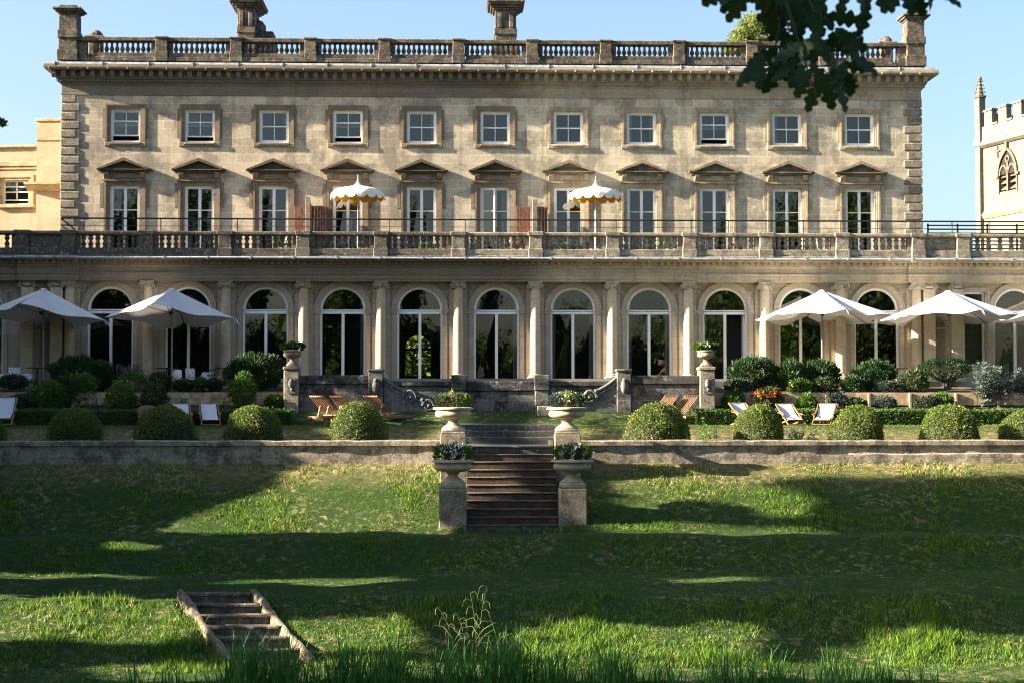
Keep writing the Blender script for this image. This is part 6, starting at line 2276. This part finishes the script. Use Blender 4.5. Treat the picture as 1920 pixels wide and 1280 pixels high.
# seen behind the roof and beyond the wing
c_ = at(1402, 62, 36)
tree('tall_tree', 'tall light-green tree top showing above the parapet beside the oak leaves', (c_.x + .5, 36, 0), 19, [((c_.x + .3, 36, c_.z + .5), (.8, .8, .7), .25), ((c_.x - .5, 36, c_.z - .3), (.7, .8, .6), .22), ((c_.x + .9, 36, c_.z - .3), (.8, .8, .8), .25), ((c_.x + .1, 36, c_.z - .9), (1.2, .9, .5), .22), ((c_.x - .9, 36, c_.z - 1.15), (.6, .7, .3), .1), ((c_.x + 1.4, 36, c_.z + .3), (.5, .6, .5), .1), ((c_.x + .6, 36, c_.z - 3.2), (2.4, 2.2, 1.6), .5)], 330, 26, .14, .14, 'light_tree_leaf', 3, .25, trunk_top=c_.z - .6)
c_ = at(-46, 240, 22)
tree('cedar_tree', 'dark cedar branch tips at the left picture edge', (c_.x - 3, 22, 0), 14, [((c_.x + .75, 22, c_.z + .3), (.75, .8, .22), .3), ((c_.x + .4, 22, c_.z - .55), (.6, .8, .16), .25), ((c_.x - 2.5, 22, c_.z + 1.0), (2.4, 2.2, 1.5), 1.2), ((c_.x + .2, 22, c_.z - 1.1), (.5, .6, .12), .12)], 300, 30, .1, .13, 'rosemary', 4, .3, trunk_top=13)

# trees left of the picture that throw the long shadows; their crowns are cut to leave open the sun's way
# to the parts of the place that stand in sunlight
TS = np.array(TO_SUN)
CAMN = np.array(CAM); RCN = np.array(RCI)
def proj(P):
    d = (P - CAMN) @ RCN.T
    return 960 + F * d[:, 0] / -d[:, 2], 640 - F * d[:, 1] / -d[:, 2]
def inpoly(px, py, poly):
    ins = np.zeros(len(px), bool)
    n = len(poly)
    for i in range(n):
        x0, y0 = poly[i]; x1, y1 = poly[(i + 1) % n]
        if y0 == y1: continue
        c = ((y0 > py) != (y1 > py)) & (px < (x1 - x0) * (py - y0) / (y1 - y0) + x0)
        ins ^= c
    return ins
LIT = [
    [(-900, -2000), (3000, -2000), (3000, 436), (-900, 436)],                                   # upper house
    [(600, 436), (700, 530), (560, 560), (560, 690), (2600, 690), (2600, 436)],                 # arcade columns, right of the shade
    [(560, 690), (600, 752), (640, 790), (700, 796), (720, 752), (740, 690)],
    [(585, 744), (750, 744), (750, 798), (585, 798)],
    [(600, 800), (600, 800), (625, 826), (560, 826), (560, 866), (520, 905), (400, 950), (290, 999), (860, 999), (860, 824), (690, 824), (690, 800)],
    [(812, 760), (892, 760), (892, 868), (812, 868)], [(1020, 760), (1108, 760), (1108, 868), (1020, 868)], [(880, 836), (1040, 836), (1040, 868), (880, 868)],
    [(1165, 752), (1310, 752), (1310, 826), (1165, 826)], [(1310, 752), (2600, 752), (2600, 826), (1310, 826)],
    [(740, 690), (1310, 690), (1310, 720), (740, 720)], [(1310, 690), (2600, 690), (2600, 752), (1310, 752)],
    [(880, 868), (880, 950), (1050, 935), (1050, 868)],
    [(1080, 826), (1050, 895), (1130, 878), (1250, 925), (1350, 940), (1480, 975), (1560, 968), (1500, 925), (1420, 905), (1500, 895), (1750, 893), (1920, 885), (2600, 880), (2600, 826)],
    [(1100, 880), (1160, 930), (1200, 960), (1260, 950), (1310, 925), (1280, 890)],
    [(1110, 985), (1280, 978), (1400, 985), (1560, 990), (1560, 1001), (1110, 1001)],
    [(-600, 1116), (150, 1112), (330, 1118), (420, 1165), (430, 1190), (300, 1205), (120, 1200), (-600, 1215)],
    [(-600, 1066), (120, 1072), (300, 1080), (300, 1086), (100, 1082), (-600, 1080)],
    [(200, 1016), (330, 1022), (310, 1036), (210, 1030)],
    [(430, 1085), (700, 1080), (760, 1090), (640, 1098), (430, 1096)],
    [(470, 1110), (520, 1130), (600, 1232), (520, 1232)],
    [(560, 1170), (760, 1150), (800, 1175), (820, 1225), (640, 1225)],
    [(980, 1190), (1080, 1165), (1230, 1175), (1420, 1195), (1440, 1235), (1000, 1240)],
    [(1300, 1160), (1400, 1165), (1440, 1190), (1330, 1200)],
    [(1560, 1215), (1640, 1190), (1760, 1180), (1900, 1195), (2300, 1200), (2300, 1246), (1560, 1246)],
    [(1270, 1080), (1440, 1084), (1440, 1092), (1270, 1092)],
    [(200, 1245), (2300, 1245), (2300, 1275), (200, 1275)],
    [(470, 436), (600, 436), (560, 470), (480, 470)],
]
def landing(P):
    """where a leaf's shadow lands: terrain, arcade front or upper wall"""
    lo = np.zeros(len(P)); hi = np.full(len(P), 130.0)
    for k in range(22):
        md = (lo + hi) / 2
        Q = P - TS * md[:, None]
        under = Q[:, 2] < terr(Q[:, 1])
        hi = np.where(under, md, hi); lo = np.where(under, lo, md)
    t = hi
    for y, zmax in ((-.35, 5.7), (UY, 14.0)):
        tf = (P[:, 1] - y) / TS[1]
        z = P[:, 2] - TS[2] * tf
        ok = (tf > 0) & (z < zmax) & (z > -1) & (tf < t)
        t = np.where(ok, tf, t)
    return P - TS * t[:, None]
def shade_keep(P):
    H = landing(P)
    px, py = proj(H)
    g_ = np.random.default_rng(5)
    jx = px + 25 * np.sin(P[:, 1] * 1.9 + P[:, 2] * 1.7) + g_.normal(0, 10, len(P))
    jy = py + 2 * np.sin(P[:, 2] * 1.3 + 1) + g_.normal(0, 1.5, len(P))
    lit = np.zeros(len(P), bool)
    for poly in LIT: lit |= inpoly(jx, jy, poly)
    # also the points above and below on the same ray strip (facade seen by several heights)
    lit |= (H[:, 1] > -1.2) & (H[:, 2] > 4.9)
    return ~lit
shade = 'leafy trees standing out of view to the left'
yy = 2.2
i = 0
while yy > -42:
    X = -33 - 5 * ((i * .618) % 1)
    gz = float(terr(min(yy, 0)))
    if yy < -31: gz = -6.4
    hh = 24 if yy < -12 else 17
    cr = [((X, yy, gz + hh * .5), (3.6, 3.2, hh * .5), 1.0)]
    tree('unseen_tree', 'added unseen tree on the left, blocking sky and sun over the banks', (X, yy, gz), hh, cr, 1900, 12, .30, .46, 'tree_leaf', 40 + i, .3, shade, keep=shade_keep, trunk_top=hh * .35)
    yy -= 4.1
    i += 1
for q, (X, Y, h) in enumerate(((-20.5, -17.5, 13), (-20, -23, 15), (-19.5, -28.5, 15), (-19, -34.5, 14))):  # added nearer in to block western sky light, crowns cut for sunlit parts
    gz = float(terr(Y)) if Y > -31 else -6.6
    tree('unseen_tree', 'added unseen tree on the left, blocking sky and sun over the banks', (X, Y, gz), h, [((X, Y, gz + h * .55), (3.2, 3.0, h * .45), 1.0)], 1500, 12, .3, .46, 'tree_leaf', 300 + q, .2, shade, keep=shade_keep, trunk_top=h * .2)
# added tree beside the camera shades the oak; dark trees behind mirror in windows
tree('unseen_tree', 'added unseen tree on the left, blocking sky and sun over the banks', (-10, -57.5, -2.6), 13, [((-10, -57.2, 4.8), (2.8, 5.5, 5.6), 1)], 1500, 12, .35, .42, 'tree_leaf', 70, .3, shade)
for i, (X, Y, h, w_) in enumerate(((21, -22, 17, 5), (21, -31, 18, 5.5), (19, -41, 17, 5.5), (-19.5, -40, 9, 3.5))):  # unseen trees added on the right to keep sky light off the banks
    if X > 0:
        tree('unseen_tree', 'added unseen tree right of the banks, blocking sky light', (X, Y, -6 if Y < -26 else -5), h, [((X, Y, -5 + h * .52), (w_, w_, h * .46), 1)], 520, 22, .7, .5, 'tree_leaf', 120 + i, .35, 'added trees blocking sky light right of the banks', trunk_top=h * .6)
for i, (X, Y, h, w_) in enumerate(((-40, -84, 25, 5.5), (-31, -88, 24, 4.5), (-25.5, -86, 23, 3.2), (-20.2, -86, 22, .8), (-12.9, -86, 21.5, .7), (-5.8, -86, 21, .7), (1.3, -86, 20, .7),
                                   (-16.5, -88, 8.0, 2.0), (-9.0, -88, 9.4, 1.8), (-3.2, -86, 8.6, 1.8), (5.2, -90, 7.0, 2.2), (9.6, -88, 10.4, 1.6), (15, -86, 7.0, 2.4), (20.5, -88, 8.5, 2.0), (27, -90, 9.5, 4.0), (36, -86, 9, 5), (46, -88, 10, 5), (-50, -92, 20, 6))):
    tree('park_tree', 'broad dark park tree across the lake, behind the viewpoint', (X, Y, -2.6), h, [((X, Y, -2.6 + h * .56), (w_, w_ * .7, h * .46), 1)], 330, 26, .7 if w_ > 1 else .28, .5 if w_ > 1 else .35, 'tree_leaf', 80 + i, .4, 'park trees behind the viewpoint', trunk_top=h * .6)

# ================================================================== oak spray hanging in from the top
def oak_leaf(L):
    """outline of a lobed oak leaf along +x"""
    up_ = []
    N = 40
    for i in range(N + 1):
        t = i / N
        env = (math.sin(PI * min(1, .08 + .92 * t ** .85)) ** .7) * .33 * (0.5 + .75 * t)
        lob = .48 + .52 * math.sqrt(max(0, .5 + .5 * math.cos(2 * PI * (t * 3.9 + .4))))
        up_.append((t * L, max(.008, env * lob) * L))
    return up_ + [(x, -y * .95) for x, y in up_[::-1]]
OY = -55.3
poly = [(1362, -60), (1370, 4), (1400, 14), (1422, 46), (1440, 60), (1446, 92), (1424, 108), (1438, 140), (1470, 150), (1500, 160), (1494, 178), (1520, 186), (1545, 200), (1572, 196), (1600, 184), (1584, 160), (1600, 150), (1628, 132), (1604, 106), (1584, 86), (1572, 62), (1566, 30), (1562, -60)]
rn = random.Random(21)
pts = []
while len(pts) < 62:
    px, py = rn.uniform(1360, 1632), rn.uniform(-55, 185)
    if inpoly(np.array([px]), np.array([py]), poly)[0]: pts.append((px, py))
extra = [(1634, -16, -104), (1626, 2, -95), (1640, -30, -70), (1690, -28, -70), (1712, -22, -60), (1735, -22, -45), (1750, -14, -20), (1725, -30, -10), (1680, -36, -100), (1660, -40, -60), (1690, -16, -130), (1600, -40, -60), (1585, -30, -95)]
tx = xf(2250, OY, 200)
oak = empty('oak_tree', (tx, OY, -2.6))
tag(oak, 'dark oak foliage hanging into the top right of the picture, close by', 'tree')
LV, LF = [], []
o0 = Vector((tx, OY, -2.6))
br = MB()
zl = at(1700, -260, OY).z
limb = [Vector((tx, OY, zl - .4)), Vector((xf(2000, OY), OY + .1, zl + .05)), Vector((xf(1750, OY), OY - .05, zl)), Vector((xf(1540, OY), OY, zl - .08)), Vector((xf(1380, OY), OY + .05, zl - .16))]
br.tube([p - o0 for p in limb], [.09, .06, .04, .025, .012], 7)
def twig(a, b_):
    m_ = a.lerp(b_, .5) + Vector((.03, 0, .05))
    br.tube([a - o0, m_ - o0, b_ - o0], [.012, .008, .004], 5)
for px, py in ((1480, 60), (1500, 120), (1560, 150), (1420, 20), (1450, 110), (1545, 60), (1400, -20), (1530, 180)):
    twig(limb[3].lerp(limb[4], rn.random()), at(px, py, OY + rn.uniform(-.15, .15)))
for px, py in ((1630, -20), (1700, -30), (1760, -20)):
    twig(limb[2].lerp(limb[3], rn.random() * .7), at(px, py, OY))
br.build('branches', 'bark', oak)
tr_ = MB()
tr_.tube([(0, 0, -.05), (.05, 0, 1.4), (0, .05, 3.2), (-.1, 0, 5.5)], [.42, .3, .24, .15], 12)
tr_.build('trunk', 'bark', oak, smooth=60)
mbl = MB()
def add_leaf(px, py, ang, L):
    p = at(px, py, OY + rn.uniform(-.35, .35)) - o0
    ol = oak_leaf(L)
    fold = rn.uniform(-.25, .35)
    roll = rn.uniform(-.9, .9)
    yaw = rn.uniform(-.7, .7)
    rot = Matrix.Rotation(R(ang), 3, Vector((0, -1, 0))) @ Matrix.Rotation(yaw, 3, 'Z') @ Matrix.Rotation(PI / 2 + roll, 3, 'X')
    vs = []
    for x, y in ol:
        v = Vector((x, y, abs(y) * fold - .25 * x * x / L))
        vs.append(p + rot @ v)
    n = len(ol)
    h_ = n // 2
    fs = [(i, i + 1, n - 2 - i, n - 1 - i) for i in range(h_ - 1)]
    mbl.add(vs, fs)
for px, py in pts:
    if py < 150: add_leaf(px, py, rn.uniform(-150, -20), rn.uniform(.12, .18))
for px, py, a in extra: add_leaf(px, py, a, rn.uniform(.13, .17))
for px, py, a in ((1545, 140, -80), (1560, 150, -60), (1575, 120, -15), (1520, 130, -120), (1500, 110, -150), (1460, 90, -150), (1590, 100, -30), (1430, 100, -130), (1560, 60, -50), (1550, 30, -20), (1400, -10, -140)):
    add_leaf(px, py, a, .16)
mbl.build('leaves', 'oak_leaf', oak)

# greenery behind the house that shows through the hall
tree('garden_tree', 'sunlit leafy tree behind the house, seen through the fifth arched window', (BWX - .2, 25, 0), 6, [((BWX - .2, 25, 2.2), (3.2, 1.6, 2.6), 1)], 500, 20, .35, .3, 'light_tree_leaf', 200, .18, trunk_top=3)
